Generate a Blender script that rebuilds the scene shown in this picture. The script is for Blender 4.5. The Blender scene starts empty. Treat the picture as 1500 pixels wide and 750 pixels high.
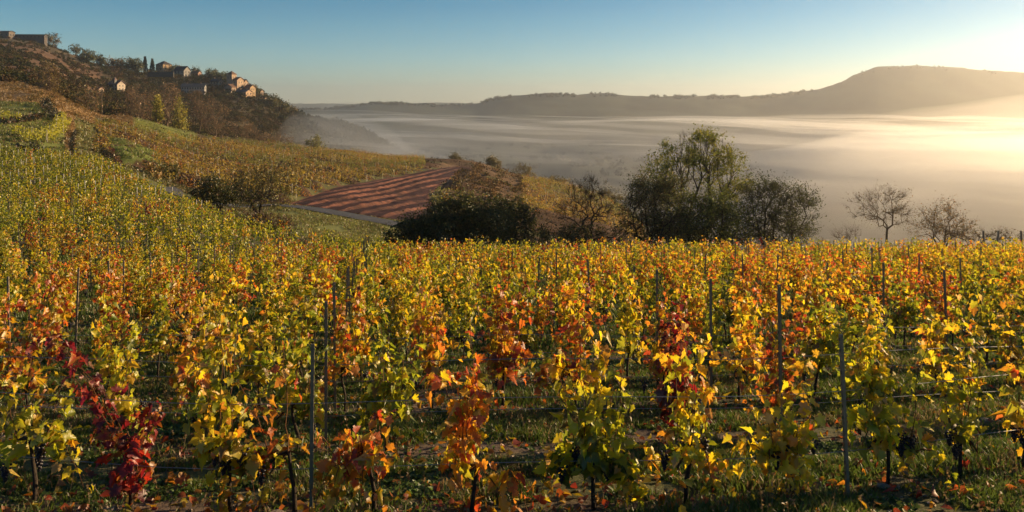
import bpy, math, random
import numpy as np
from mathutils import Vector

# ------------------------------------------------------------------ camera, sky, sun, exposure
SC = bpy.context.scene
C = SC.collection
F = 1071.0                      # focal length in pixels of a 1500 px wide frame (70 degrees)
HZ = 152.0                      # row of the true horizon in the 1500x750 frame

cam_data = bpy.data.cameras.new("camera")
cam = bpy.data.objects.new("camera", cam_data)
C.objects.link(cam)
cam.location = (0, 0, 0)
cam.rotation_euler = (math.radians(90), 0, 0)
cam_data.sensor_width = 36.0
cam_data.lens = 36.0 * F / 1500.0
cam_data.shift_y = -(375.0 - HZ) / 1500.0
cam_data.clip_start = 0.1
cam_data.clip_end = 30000.0
SC.camera = cam

SUN_AZ, SUN_EL = math.radians(68.0), math.radians(15.0)
SUN_DIR = Vector((math.sin(SUN_AZ) * math.cos(SUN_EL), math.cos(SUN_AZ) * math.cos(SUN_EL), math.sin(SUN_EL)))
world = bpy.data.worlds.new("World")
SC.world = world
world.use_nodes = True
wn = world.node_tree
bg = wn.nodes["Background"]
sky = wn.nodes.new("ShaderNodeTexSky")
sky.sky_type = 'NISHITA'
sky.sun_disc = False
sky.sun_elevation = SUN_EL
sky.sun_rotation = SUN_AZ
sky.altitude = 200.0
sky.air_density = 1.0
sky.dust_density = 0.0
sky.ozone_density = 4.0
hs = wn.nodes.new("ShaderNodeMix"); hs.data_type = 'RGBA'; hs.blend_type = 'MULTIPLY'; hs.inputs[0].default_value = 1.0
stc = wn.nodes.new("ShaderNodeTexCoord"); sxyz = wn.nodes.new("ShaderNodeSeparateXYZ")
wn.links.new(stc.outputs['Generated'], sxyz.inputs[0])
ramp = wn.nodes.new("ShaderNodeValToRGB")          # how fast the sky deepens with height
ramp.color_ramp.elements[0].position = 0.0; ramp.color_ramp.elements[0].color = (1.16, 1.12, 1.02, 1)
ramp.color_ramp.elements[1].position = 0.16; ramp.color_ramp.elements[1].color = (0.26, 0.70, 0.78, 1)
e = ramp.color_ramp.elements.new(0.06); e.color = (0.84, 1.03, 1.02, 1)
wn.links.new(sxyz.outputs['Z'], ramp.inputs[0]); wn.links.new(ramp.outputs[0], hs.inputs[7])
wn.links.new(sky.outputs[0], hs.inputs[6]); wn.links.new(hs.outputs[2], bg.inputs[0])
bg.inputs[1].default_value = 0.060

sun_data = bpy.data.lights.new("sun", 'SUN')
sun_data.energy = 5.0
sun_data.angle = math.radians(0.5)
sun_data.color = (1.0, 0.72, 0.40)
sun = bpy.data.objects.new("sun", sun_data)
C.objects.link(sun)
sun.rotation_euler = SUN_DIR.to_track_quat('Z', 'Y').to_euler()

SC.view_settings.view_transform = 'Standard'
SC.view_settings.look = 'None'
SC.view_settings.gamma = 1.0
SC.view_settings.use_curve_mapping = False
SC.view_settings.exposure = 1.05
SC.render.engine = 'CYCLES'
cy = SC.cycles
cy.use_denoising = True
cy.max_bounces = 8
cy.diffuse_bounces = 3
cy.transmission_bounces = 5
cy.transparent_max_bounces = 6
cy.volume_bounces = 2
cy.sample_clamp_indirect = 6.0
cy.use_adaptive_sampling = True
cy.adaptive_threshold = 0.015

# ------------------------------------------------------------------ helpers
def link(o):
    C.objects.link(o)
    return o

def tag(o, label=None, cat=None, group=None, kind=None):
    if label: o['label'] = label
    if cat: o['category'] = cat
    if group: o['group'] = group
    if kind: o['kind'] = kind
    return o

def thing(name, label, cat, loc=(0, 0, 0), group=None):
    o = bpy.data.objects.new(name, None)
    o.empty_display_size = 0.2
    o.location = loc
    link(o)
    return tag(o, label, cat, group)

class MB:
    """collects triangles and quads, with a colour per vertex, and links them as one mesh object"""
    def __init__(self):
        self.v, self.c, self.t, self.q, self.n = [], [], [], [], 0
    def add(self, verts, tris=None, quads=None, col=(0.5, 0.5, 0.5)):
        verts = np.asarray(verts, dtype=np.float64).reshape(-1, 3)
        k = len(verts)
        col = np.asarray(col, dtype=np.float64)
        if col.ndim == 1:
            col = np.broadcast_to(col[:3], (k, 3))
        self.v.append(verts); self.c.append(col)
        if tris is not None and len(tris): self.t.append(np.asarray(tris, dtype=np.int64).reshape(-1, 3) + self.n)
        if quads is not None and len(quads): self.q.append(np.asarray(quads, dtype=np.int64).reshape(-1, 4) + self.n)
        self.n += k
    def box(self, x0, x1, y0, y1, z0, z1, col=(0.5, 0.5, 0.5)):
        v = [(x0, y0, z0), (x1, y0, z0), (x1, y1, z0), (x0, y1, z0), (x0, y0, z1), (x1, y0, z1), (x1, y1, z1), (x0, y1, z1)]
        self.add(v, quads=[(0, 3, 2, 1), (4, 5, 6, 7), (0, 1, 5, 4), (1, 2, 6, 5), (2, 3, 7, 6), (3, 0, 4, 7)], col=col)
    def tube(self, pts, radii, sides=6, col=(0.3, 0.2, 0.1), cap=True):
        pts = np.asarray(pts, dtype=float); n = len(pts)
        radii = np.broadcast_to(np.asarray(radii, dtype=float), (n,))
        tan = np.gradient(pts, axis=0)
        tan /= np.linalg.norm(tan, axis=1, keepdims=True) + 1e-9
        ref = np.where(np.abs(tan[:, 2:3]) > 0.9, np.array([[1.0, 0, 0]]), np.array([[0, 0, 1.0]]))
        a = np.cross(tan, ref); a /= np.linalg.norm(a, axis=1, keepdims=True) + 1e-9
        b = np.cross(tan, a)
        ang = np.arange(sides) * 2 * math.pi / sides
        ring = (pts[:, None, :] + radii[:, None, None] * (np.cos(ang)[None, :, None] * a[:, None, :] + np.sin(ang)[None, :, None] * b[:, None, :]))
        v = ring.reshape(-1, 3)
        i = np.arange(n - 1)[:, None] * sides; j = np.arange(sides)[None, :]; j2 = (j + 1) % sides
        q = np.stack([i + j, i + j2, i + sides + j2, i + sides + j], -1).reshape(-1, 4)
        tris = []
        if cap:
            tris = [(0, k + 1, k) for k in range(1, sides - 1)] + [((n - 1) * sides, (n - 1) * sides + k, (n - 1) * sides + k + 1) for k in range(1, sides - 1)]
        self.add(v, tris=tris, quads=q, col=col)
    def prisms(self, p0, p1, r0, r1, sides=4, col=(0.3, 0.2, 0.1)):
        """many separate tapering limbs at once"""
        p0 = np.asarray(p0, float).reshape(-1, 3); p1 = np.asarray(p1, float).reshape(-1, 3)
        m = len(p0)
        if m == 0: return
        t = p1 - p0; t /= np.linalg.norm(t, axis=1, keepdims=True) + 1e-9
        ref = np.where(np.abs(t[:, 2:3]) > 0.9, np.array([[1.0, 0, 0]]), np.array([[0, 0, 1.0]]))
        a = np.cross(t, ref); a /= np.linalg.norm(a, axis=1, keepdims=True) + 1e-9
        b = np.cross(t, a)
        ang = np.arange(sides) * 2 * math.pi / sides
        d = np.cos(ang)[None, :, None] * a[:, None, :] + np.sin(ang)[None, :, None] * b[:, None, :]
        v = np.concatenate([p0[:, None, :] + np.reshape(r0, (-1, 1, 1)) * d, p1[:, None, :] + np.reshape(r1, (-1, 1, 1)) * d], 1)
        base = np.arange(m)[:, None] * 2 * sides
        j = np.arange(sides)[None, :]; j2 = (j + 1) % sides
        q = np.stack([base + j, base + j2, base + sides + j2, base + sides + j], -1).reshape(-1, 4)
        col = np.asarray(col, float)
        if col.ndim == 2: col = np.repeat(col, 2 * sides, axis=0)
        self.add(v.reshape(-1, 3), quads=q, col=col)
    def build(self, name, mat, parent=None, smooth=False, loc=None):
        me = bpy.data.meshes.new(name)
        v = np.concatenate(self.v) if self.v else np.zeros((0, 3))
        c = np.concatenate(self.c) if self.c else np.zeros((0, 3))
        t = np.concatenate(self.t) if self.t else np.zeros((0, 3), np.int64)
        q = np.concatenate(self.q) if self.q else np.zeros((0, 4), np.int64)
        me.vertices.add(len(v)); me.vertices.foreach_set('co', v.astype(np.float32).ravel())
        loops = np.concatenate([t.ravel(), q.ravel()]).astype(np.int32)
        me.loops.add(len(loops)); me.loops.foreach_set('vertex_index', loops)
        me.polygons.add(len(t) + len(q))
        starts = np.concatenate([np.arange(len(t)) * 3, len(t) * 3 + np.arange(len(q)) * 4]).astype(np.int32)
        me.polygons.foreach_set('loop_start', starts)
        soft = smooth or any(w in mat.name for w in ('leaf', 'grass', 'bark', 'cane', 'grape'))
        me.polygons.foreach_set('use_smooth', np.full(len(t) + len(q), soft, dtype=bool))
        at = me.color_attributes.new('tint', 'FLOAT_COLOR', 'POINT')
        at.data.foreach_set('color', np.concatenate([c, np.ones((len(c), 1))], 1).astype(np.float32).ravel())
        me.materials.append(mat)
        me.update(calc_edges=True)
        me.validate()
        o = bpy.data.objects.new(name, me)
        if loc is not None: o.location = loc
        if parent is not None: o.parent = parent
        return link(o)

def new_mat(name):
    m = bpy.data.materials.new(name); m.use_nodes = True
    nt = m.node_tree; nt.nodes.clear()
    out = nt.nodes.new('ShaderNodeOutputMaterial')
    return m, nt, out

def noise_node(nt, scale, detail=4.0, rough=0.55, coord='Object'):
    tc = nt.nodes.new('ShaderNodeTexCoord')
    n = nt.nodes.new('ShaderNodeTexNoise'); n.inputs['Scale'].default_value = scale
    n.inputs['Detail'].default_value = detail; n.inputs['Roughness'].default_value = rough
    nt.links.new(tc.outputs[coord], n.inputs['Vector'])
    return n

def tint_mat(name, scale=3.0, lo=0.6, hi=1.4, rough=0.9, bump=0.0, bscale=20.0, spec=0.2, scale2=None):
    """colour from the mesh's tint, broken up by noise"""
    m, nt, out = new_mat(name)
    b = nt.nodes.new('ShaderNodeBsdfPrincipled')
    b.inputs['Roughness'].default_value = rough
    b.inputs['Specular IOR Level'].default_value = spec
    at = nt.nodes.new('ShaderNodeAttribute'); at.attribute_name = 'tint'
    n = noise_node(nt, scale)
    mr = nt.nodes.new('ShaderNodeMapRange')
    mr.inputs[1].default_value, mr.inputs[2].default_value = 0.3, 0.7
    mr.inputs[3].default_value, mr.inputs[4].default_value = lo, hi
    nt.links.new(n.outputs['Fac'], mr.inputs[0])
    fac = mr.outputs[0]
    if scale2:
        n2 = noise_node(nt, scale2, 6.0, 0.65)
        m2 = nt.nodes.new('ShaderNodeMapRange')
        m2.inputs[1].default_value, m2.inputs[2].default_value = 0.3, 0.7
        m2.inputs[3].default_value, m2.inputs[4].default_value = lo, hi
        nt.links.new(n2.outputs['Fac'], m2.inputs[0])
        mm = nt.nodes.new('ShaderNodeMath'); mm.operation = 'MULTIPLY'
        nt.links.new(fac, mm.inputs[0]); nt.links.new(m2.outputs[0], mm.inputs[1]); fac = mm.outputs[0]
    mul = nt.nodes.new('ShaderNodeVectorMath'); mul.operation = 'SCALE'
    nt.links.new(at.outputs['Color'], mul.inputs[0]); nt.links.new(fac, mul.inputs['Scale'])
    nt.links.new(mul.outputs[0], b.inputs['Base Color'])
    if bump:
        nb = noise_node(nt, bscale, 6.0, 0.65)
        bp = nt.nodes.new('ShaderNodeBump'); bp.inputs['Strength'].default_value = 0.9; bp.inputs['Distance'].default_value = bump
        nt.links.new(nb.outputs['Fac'], bp.inputs['Height']); nt.links.new(bp.outputs[0], b.inputs['Normal'])
    nt.links.new(b.outputs[0], out.inputs[0])
    return m

def leaf_mat(name, trans=0.5, gloss=0.05, boost=1.3, vary=0.25):
    m, nt, out = new_mat(name)
    at = nt.nodes.new('ShaderNodeAttribute'); at.attribute_name = 'tint'
    oi = nt.nodes.new('ShaderNodeObjectInfo')
    mr = nt.nodes.new('ShaderNodeMapRange'); mr.inputs[3].default_value = 1 - vary; mr.inputs[4].default_value = 1 + vary
    nt.links.new(oi.outputs['Random'], mr.inputs[0])
    sc = nt.nodes.new('ShaderNodeVectorMath'); sc.operation = 'SCALE'
    nt.links.new(at.outputs['Color'], sc.inputs[0]); nt.links.new(mr.outputs[0], sc.inputs['Scale'])
    d = nt.nodes.new('ShaderNodeBsdfDiffuse'); nt.links.new(sc.outputs[0], d.inputs[0])
    t = nt.nodes.new('ShaderNodeBsdfTranslucent')
    s2 = nt.nodes.new('ShaderNodeVectorMath'); s2.operation = 'SCALE'; s2.inputs['Scale'].default_value = boost
    nt.links.new(sc.outputs[0], s2.inputs[0]); nt.links.new(s2.outputs[0], t.inputs[0])
    mx = nt.nodes.new('ShaderNodeMixShader'); mx.inputs[0].default_value = trans
    nt.links.new(d.outputs[0], mx.inputs[1]); nt.links.new(t.outputs[0], mx.inputs[2])
    g = nt.nodes.new('ShaderNodeBsdfGlossy'); g.inputs['Roughness'].default_value = 0.45
    g.inputs[0].default_value = (1, 1, 1, 1)
    m2 = nt.nodes.new('ShaderNodeMixShader'); m2.inputs[0].default_value = gloss
    nt.links.new(mx.outputs[0], m2.inputs[1]); nt.links.new(g.outputs[0], m2.inputs[2])
    nt.links.new(m2.outputs[0], out.inputs[0])
    return m

def flat_mat(name, col, rough=0.7, metal=0.0, scale=8.0, lo=0.75, hi=1.2, bump=0.0):
    m, nt, out = new_mat(name)
    b = nt.nodes.new('ShaderNodeBsdfPrincipled')
    b.inputs['Roughness'].default_value = rough; b.inputs['Metallic'].default_value = metal
    n = noise_node(nt, scale, 5.0)
    mr = nt.nodes.new('ShaderNodeMapRange')
    mr.inputs[1].default_value, mr.inputs[2].default_value = 0.3, 0.7
    mr.inputs[3].default_value, mr.inputs[4].default_value = lo, hi
    nt.links.new(n.outputs['Fac'], mr.inputs[0])
    v = nt.nodes.new('ShaderNodeVectorMath'); v.operation = 'SCALE'; v.inputs[0].default_value = col[:3]
    nt.links.new(mr.outputs[0], v.inputs['Scale']); nt.links.new(v.outputs[0], b.inputs['Base Color'])
    if bump:
        bp = nt.nodes.new('ShaderNodeBump'); bp.inputs['Distance'].default_value = bump
        nt.links.new(n.outputs['Fac'], bp.inputs['Height']); nt.links.new(bp.outputs[0], b.inputs['Normal'])
    nt.links.new(b.outputs[0], out.inputs[0])
    return m

# smooth value noise from a lattice of random numbers
_lat = np.random.default_rng(7).random((256, 256))
def vnoise(x, y, s=1.0, seed=0):
    x = np.asarray(x, float) / s + 17.3 * seed + 1000; y = np.asarray(y, float) / s + 31.7 * seed + 1000
    i = np.floor(x).astype(int); j = np.floor(y).astype(int)
    fx = x - i; fy = y - j
    fx = fx * fx * (3 - 2 * fx); fy = fy * fy * (3 - 2 * fy)
    g = lambda a, b: _lat[a & 255, b & 255]
    return (g(i, j) * (1 - fx) + g(i + 1, j) * fx) * (1 - fy) + (g(i, j + 1) * (1 - fx) + g(i + 1, j + 1) * fx) * fy
def fbm(x, y, s, seed=0, o=3):
    r, a, t = 0, 1.0, 0
    for k in range(o):
        r = r + a * vnoise(x, y, s / 2 ** k, seed + k); t += a; a *= 0.5
    return r / t
# ------------------------------------------------------------------ the lie of the land
# heights are given by surveyed profiles: for each bearing (column of the frame) a list of (distance, row); row 152 is eye level
def plane(d): return 334.0 + 2570.0 / d
PROF = {
 0:   (25, [(36, 352), (45, 330), (60, 298), (80, 257), (90, 240), (100, 226), (110, 206), (125, 185), (140, 166), (180, 142), (300, 105), (480, 77), (690, 52), (760, 53), (900, 80), (1300, 120)]),
 70:  (26, [(36, 353), (45, 334), (60, 304), (80, 264), (92, 244), (104, 228), (120, 205), (145, 175), (165, 152), (190, 140), (300, 120), (480, 92), (690, 66), (760, 70), (900, 95), (1300, 130)]),
 140: (28, [(38, 352), (50, 326), (70, 284), (90, 252), (105, 236), (125, 218), (160, 190), (195, 170), (210, 166), (260, 172), (350, 160), (450, 138), (600, 108), (700, 92), (760, 94), (900, 118), (1300, 150)]),
 200: (30, [(40, 350), (60, 306), (85, 266), (110, 248), (150, 222), (200, 195), (232, 178), (245, 178), (300, 188), (450, 160), (600, 125), (690, 106), (760, 108), (900, 130), (1300, 160)]),
 270: (32, [(40, 354), (60, 320), (78, 300), (88, 293), (100, 284), (150, 250), (200, 222), (250, 198), (262, 197), (330, 216), (450, 185), (600, 140), (690, 112), (750, 108), (900, 130), (1300, 165)]),
 350: (34, [(45, 358), (60, 340), (80, 318), (95, 306), (105, 299), (150, 265), (200, 237), (280, 208), (295, 207), (350, 232), (500, 195), (620, 145), (690, 117), (760, 118), (900, 145), (1300, 180)]),
 390: (36, [(48, 362), (60, 346), (80, 324), (97, 304), (106, 299), (150, 267), (200, 241), (290, 213), (305, 212), (380, 240), (520, 208), (640, 155), (690, 142), (740, 143), (900, 165), (1300, 200)]),
 430: (38, [(50, 364), (60, 350), (80, 328), (95, 306), (104, 301), (110, 297), (150, 269), (200, 245), (300, 219), (315, 218), (390, 246), (540, 218), (660, 176), (710, 166), (760, 168), (1000, 175), (1500, 215)]),
 500: (42, [(55, 367), (72, 344), (88, 318), (96, 312), (104, 306), (150, 275), (185, 262), (250, 240), (330, 224), (345, 224), (430, 255), (650, 240), (820, 205), (940, 178), (1000, 178), (1300, 225), (1800, 222)]),
 560: (46, [(58, 371), (72, 350), (84, 328), (92, 321), (100, 314), (150, 282), (190, 263), (280, 241), (340, 232), (355, 233), (440, 270), (650, 270), (850, 230), (960, 204), (1020, 206), (1300, 245), (1800, 222)]),
 620: (48, [(58, 376), (74, 356), (84, 336), (100, 318), (150, 286), (200, 260), (240, 248), (300, 240), (342, 237), (360, 239), (450, 285), (700, 290), (900, 262), (1000, 240), (1100, 244), (1400, 240), (1800, 220)]),
 700: (50, [(60, 379), (80, 364), (120, 322), (180, 282), (250, 252), (318, 241), (335, 243), (430, 300), (700, 315), (1000, 272), (1400, 239), (1800, 220)]),
 760: (50, [(60, 380), (80, 372), (130, 332), (190, 298), (250, 272), (310, 262), (328, 264), (430, 320), (700, 320), (1000, 275), (1400, 240), (1800, 220)]),
 830: (50, [(60, 381), (80, 378), (140, 345), (200, 312), (255, 286), (300, 273), (318, 275), (430, 340), (700, 325), (1000, 276), (1400, 240), (1800, 220)]),
 910: (50, [(60, 382), (80, 384), (140, 360), (200, 332), (255, 308), (290, 300), (308, 303), (430, 365), (700, 328), (1000, 276), (1400, 240), (1800, 220)]),
 1000:(50, [(60, 381), (80, 396), (120, 420), (180, 425), (255, 400), (330, 395), (430, 395), (700, 328), (1000, 276), (1400, 240), (1800, 220)]),
 1200:(50, [(60, 380), (80, 400), (120, 440), (180, 462), (255, 470), (330, 460), (430, 425), (700, 328), (1000, 276), (1400, 240), (1800, 220)]),
 1500:(52, [(62, 374), (80, 385), (120, 440), (180, 462), (255, 470), (330, 460), (430, 425), (700, 328), (1000, 276), (1400, 240), (1800, 220)]),
}
# the far plateaux: crest row by column, near ridge (2600 m) and the last horizon (5200 m)
R1X = [-700, 430, 500, 520, 545, 600, 660, 700, 712, 728, 745, 770, 800, 835, 880, 903, 925, 960, 1040, 1120, 1165, 1200, 1225, 1245, 1262, 1285, 1310, 1340, 1400, 1450, 1500, 1700, 2200]
R1Y = [165, 162, 158, 155, 151.5, 152, 153.5, 152.5, 148, 144, 141, 138.5, 137.5, 138.5, 137, 138.5, 141, 141, 141.5, 141, 136, 130, 123, 114, 107, 99, 97, 97, 99, 104, 107, 118, 140]
R2X = [-700, 430, 560, 640, 720, 2200]
R2Y = [153, 152, 152.5, 150.5, 151.5, 152]
PXG = np.arange(-700, 2201, 10.0)
LDG = np.linspace(math.log(2.0), math.log(9000.0), 460)
def _build_grid():
    keys = sorted(PROF); D = np.exp(LDG)
    cols = []
    for k in keys:
        dp, pts = PROF[k]
        ds = list(np.geomspace(2.0, dp, 24)); ys = [plane(d) for d in ds]
        ds += [p[0] for p in pts]; ys += [p[1] for p in pts]
        if ds[-1] < 1700:
            ds.append(1800.0); ys.append(220.0)
        cols.append(np.interp(LDG, np.log(ds), ys))
    cols = np.array(cols)
    g = np.empty((len(PXG), len(LDG)))
    for j in range(len(LDG)):
        g[:, j] = np.interp(PXG, keys, cols[:, j])
    r1 = np.interp(PXG, R1X, R1Y); r2 = np.interp(PXG, R2X, R2Y)
    for i in range(len(PXG)):
        far = D > 1800
        yy = np.interp(LDG, np.log([1800, 2050, 2350, 2600, 2700, 3400, 4200, 5200, 5600, 9000]),
                       [220, 205 - max(0, 150 - r1[i]) * .35, r1[i] + (205 - r1[i]) * .38, r1[i], r1[i], 168, 170, r2[i], r2[i], 175])
        g[i, far] = yy[far]
    kern = np.array([1, 3, 4, 3, 1], float); kern /= kern.sum()
    def sm(a, axis):
        pad = [(0, 0), (0, 0)]; pad[axis] = (2, 2)
        p = np.pad(a, pad, mode='edge')
        return sum(kern[k] * np.take(p, np.arange(k, k + a.shape[axis]), axis=axis) for k in range(5))
    near = D < 1500
    s = g.copy()
    for _ in range(2): s = sm(s, 0)
    s = sm(s, 1)
    g[:, near] = s[:, near]
    return g
YG = _build_grid()
def row_at(px, d):
    a = np.clip((np.asarray(px, float) - PXG[0]) / 10.0, 0, len(PXG) - 1.001)
    b = np.clip((np.log(np.maximum(d, 2.01)) - LDG[0]) / (LDG[1] - LDG[0]), 0, len(LDG) - 1.001)
    i = a.astype(int); j = b.astype(int); fa = a - i; fb = b - j
    return (YG[i, j] * (1 - fa) + YG[i + 1, j] * fa) * (1 - fb) + (YG[i, j + 1] * (1 - fa) + YG[i + 1, j + 1] * fa) * fb
POLY_PLOUGH = [(424, 107), (470, 101), (520, 96), (566, 92.5), (606, 92), (640, 112), (628, 150), (650, 195), (668, 235), (694, 285), (672, 285), (622, 232), (560, 192), (508, 160), (462, 128)]
def in_poly(px, d, poly):
    px = np.asarray(px, float); d = np.asarray(d, float)
    ins = np.zeros(px.shape, bool); n = len(poly)
    for i in range(n):
        (x0, y0), (x1, y1) = poly[i], poly[(i + 1) % n]
        y0, y1 = math.log(y0), math.log(y1); ly = np.log(np.maximum(d, 1))
        c = ((y0 > ly) != (y1 > ly)) & (px < (x1 - x0) * (ly - y0) / (y1 - y0 + 1e-12) + x0)
        ins ^= c
    return ins

_pc = None
def plough_clear(px, d):
    """1 away from the ploughed field, 0 in it, soft between"""
    global _pc
    gx = np.arange(380, 741, 4.0); gl = np.linspace(math.log(80), math.log(330), 120)
    if _pc is None:
        A, B = np.meshgrid(gx, np.exp(gl), indexing='ij')
        w = in_poly(A.ravel(), B.ravel(), POLY_PLOUGH).reshape(A.shape).astype(float)
        for _ in range(6):
            w = np.maximum(w, (np.roll(w, 1, 0) + w + np.roll(w, -1, 0)) / 3); w = np.maximum(w, (np.roll(w, 1, 1) + w + np.roll(w, -1, 1)) / 3)
        _pc = 1 - np.clip(w * 2, 0, 1)
    a = (np.asarray(px, float) - 380) / 4; b = (np.log(np.maximum(d, 1)) - gl[0]) / (gl[1] - gl[0])
    out = (a < 0) | (a > 89) | (b < 0) | (b > 118)
    i = np.clip(a, 0, 89).astype(int); j = np.clip(b, 0, 118).astype(int)
    return np.where(out, 1.0, _pc[i, j])

def terrace_phase(x, y):
    return np.mod((y + 0.10 * x + 9.0 * (fbm(x, y, 60.0, 5, 2) - 0.5)) / 15.0, 1.0)
def gz(x, y):
    x = np.atleast_1d(np.asarray(x, float)); y = np.atleast_1d(np.asarray(y, float))
    d = np.maximum(y, 3.0)
    px = 750 + F * x / d
    z = (HZ - row_at(px, d)) / F * d
    z = np.where(y < 20, np.where(y < 12, -(2.4 + 0.17 * y), z * ((y - 12) / 8) - (2.4 + 0.17 * y) * (1 - (y - 12) / 8)), z)
    z = z + 0.10 * (fbm(x, y, 1.3, 3) - 0.5) * np.clip(y / 4, 0.2, 1) * np.clip(60 / np.maximum(y, 1), 0, 1)
    # terraces of the far vineyard: a steep bank, then a gentle tread
    tb = np.clip((y - 106) / 8, 0, 1) * np.clip((352 - y) / 10, 0, 1) * np.clip((px - 150) / 30, 0, 1) * np.clip((960 - px) / 20, 0, 1)
    tb = tb * plough_clear(px, y)
    ph = terrace_phase(x, y)
    stp = np.clip(ph / 0.26, 0, 1); stp = stp * stp * (3 - 2 * stp)
    z = z + 2.2 * tb * (stp - ph)
    amp = np.clip((y - 110) / 500, 0, 1) * 5.0 + np.clip((y - 1800) / 800, 0, 1) * 16
    z = z + amp * (fbm(x, y, 45.0, 9, 4) - 0.5) * np.where(y > 1900, 0.6, 1)
    return z
def gz1(x, y): return float(gz(x, y)[0])
def at(px, d):
    """world x,y of the column px at distance d, on the ground"""
    x = (px - 750.0) / F * d
    return x, d, gz1(x, d)
def up(y, d): return (HZ - y) / F * d          # world height of a frame row at a distance

def edge_d(px):
    return np.interp(px, [-700, 0, 140, 200, 270, 350, 420, 500, 560, 2200], [100, 100, 104, 84, 74, 60, 57, 54, 53, 53])
def row_curve(x, k):
    """rows run across the slope and bend gently with it"""
    d0 = 6.22 + 1.78 * k
    return d0 + 0.07 * x + 0.024 * x * x * (6.5 / d0) ** 1.6
def row_index(x, y):
    """fraction of a row for a ground point"""
    k = (y - 6.22) / 1.78
    for _ in range(4):
        k = k - (row_curve(x, k) - y) / 1.78
    return k

SOIL = np.array([0.075, 0.055, 0.036]); SOIL2 = np.array([0.13, 0.09, 0.065]); GRASS = np.array([0.055, 0.062, 0.022])
def ground_colour(x, y):
    d = np.maximum(y, 3); px = 750 + F * x / d
    n1 = fbm(x, y, 2.0, 21)[:, None]; n2 = fbm(x, y, 0.5, 31)[:, None]
    k = row_index(x, np.maximum(y, 5)); fr = np.abs(k - np.round(k))
    strip = np.clip((0.20 - fr) / 0.12, 0, 1)[:, None] * (0.35 + 0.65 * (n1 > 0.42))
    soil = SOIL + (SOIL2 - SOIL) * n2
    green = GRASS * (0.7 + 0.8 * n1) + np.array([0.03, 0.02, 0.004]) * n2
    col = green * (1 - strip) + soil * strip
    bare = np.clip((n1 - 0.60) / 0.1, 0, 1); col = col * (1 - bare) + soil * bare
    def put(mask, c, vary=0.5, s=6.0):
        nn = fbm(x, y, s, 41)[:, None]
        cc = np.asarray(c) * (1 - vary + 2 * vary * nn)
        m = np.asarray(mask, float)[:, None]
        return col * (1 - m) + cc * m
    beyond = y > edge_d(px)
    col = put(beyond, (0.080, 0.080, 0.026))
    right = beyond & (px > 980)
    col = put(right, (0.075, 0.062, 0.030))
    hillv = (y > 104) & (px > 110) & (px < 960) & (y < 360)
    col = put(hillv, (0.075, 0.072, 0.022), 0.6, 9)
    # brown banks between the terraces of the hill vineyard
    band = hillv & (terrace_phase(x, y) < 0.30)
    col = put(band, (0.075, 0.040, 0.020), 0.5)
    ht = (y > 100) & (y < 190) & (px < 130)
    col = put(ht, (0.110, 0.122, 0.026), 0.6, 3)
    sc = ((y > 168) & (px < 60)) | ((y > 160) & (px >= 60) & (px < 130)) | ((px >= 95) & (px < 140) & (y > 104) & (y < 330)) | ((px >= 130) & (px < 205) & (y > 200) & (y < 260))
    col = put(sc, (0.165, 0.100, 0.036), 0.7, 5)
    patch = (px > 158) & (px < 236) & (y > 106) & (y < 152) & (fbm(x, y, 14, 243) > .40)
    col = put(patch, (0.115, 0.135, 0.030), 0.4, 4)
    wedge = (px > 110) & (px < 146) & (y > 103) & (y < 168)
    col = put(wedge, (0.110, 0.108, 0.030), 0.6, 4)
    meadow = (px > 195) & (px < 290) & (y > 205) & (y < 262) & (row_at(px, y) < 212)
    col = put(meadow, (0.135, 0.145, 0.030), 0.4, 4)
    wood = ((y > 300) & (px < 130)) | ((y > 260) & (px >= 130) & (px < 480) & (y < 900))
    col = put(wood, (0.060, 0.045, 0.022), 0.7, 20)
    heath = (y > 300) & (y < 800) & (px < 150) & (fbm(x, y, 40, 55) > 0.45)
    col = put(heath, (0.115, 0.066, 0.034), 0.5, 9)
    redb = (px > 628) & (px < 760) & (y > 150) & (y < 345) & (fbm(x, y, 14, 61) > 0.44)
    col = put(redb, (0.115, 0.070, 0.036), 0.5)
    verge = (px > 395) & (px < 600) & (y > edge_d(px) + 6) & (y < 104)
    col = put(verge, (0.135, 0.140, 0.036), 0.5, 3)
    ploughed = in_poly(px, y, POLY_PLOUGH)
    col = put(ploughed, (0.16, 0.058, 0.036), 0.4)
    mid = (y > 352) & (y <= 1000) & (px > 400)
    col = put(mid, (0.040, 0.042, 0.022), 0.7, 40)
    far = y > 1000
    col = put(far, (0.050, 0.056, 0.034), 0.7, 120)
    return np.clip(col, 0.004, 1)

M_GROUND = tint_mat('ground_soil_and_grass', scale=0.35, lo=0.75, hi=1.25, bump=0.05, bscale=6.0, scale2=4.0)
def build_ground():
    pxs = np.arange(-760, 2261, 6.0)
    ds = np.concatenate([[-60, -25, -10, -3, 0, 1.5, 2.5], np.exp(np.arange(math.log(3.2), math.log(9000), 0.0115))])
    PX, Dm = np.meshgrid(pxs, ds, indexing='ij')
    X = (PX - 750) / F * np.maximum(Dm, 5.0 + np.where(Dm < 0, -Dm, 0))
    Y = Dm
    z = gz(X.ravel(), Y.ravel()); col = ground_colour(X.ravel(), Y.ravel())
    v = np.stack([X.ravel(), Y.ravel(), z], 1)
    ni, nj = len(pxs), len(ds)
    a = np.arange(ni - 1)[:, None] * nj + np.arange(nj - 1)[None, :]
    q = np.stack([a, a + nj, a + nj + 1, a + 1], -1).reshape(-1, 4)
    mb = MB(); mb.add(v, quads=q, col=col)
    o = mb.build('ground', M_GROUND, smooth=True)
    tag(o, kind='structure')
build_ground()

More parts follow.
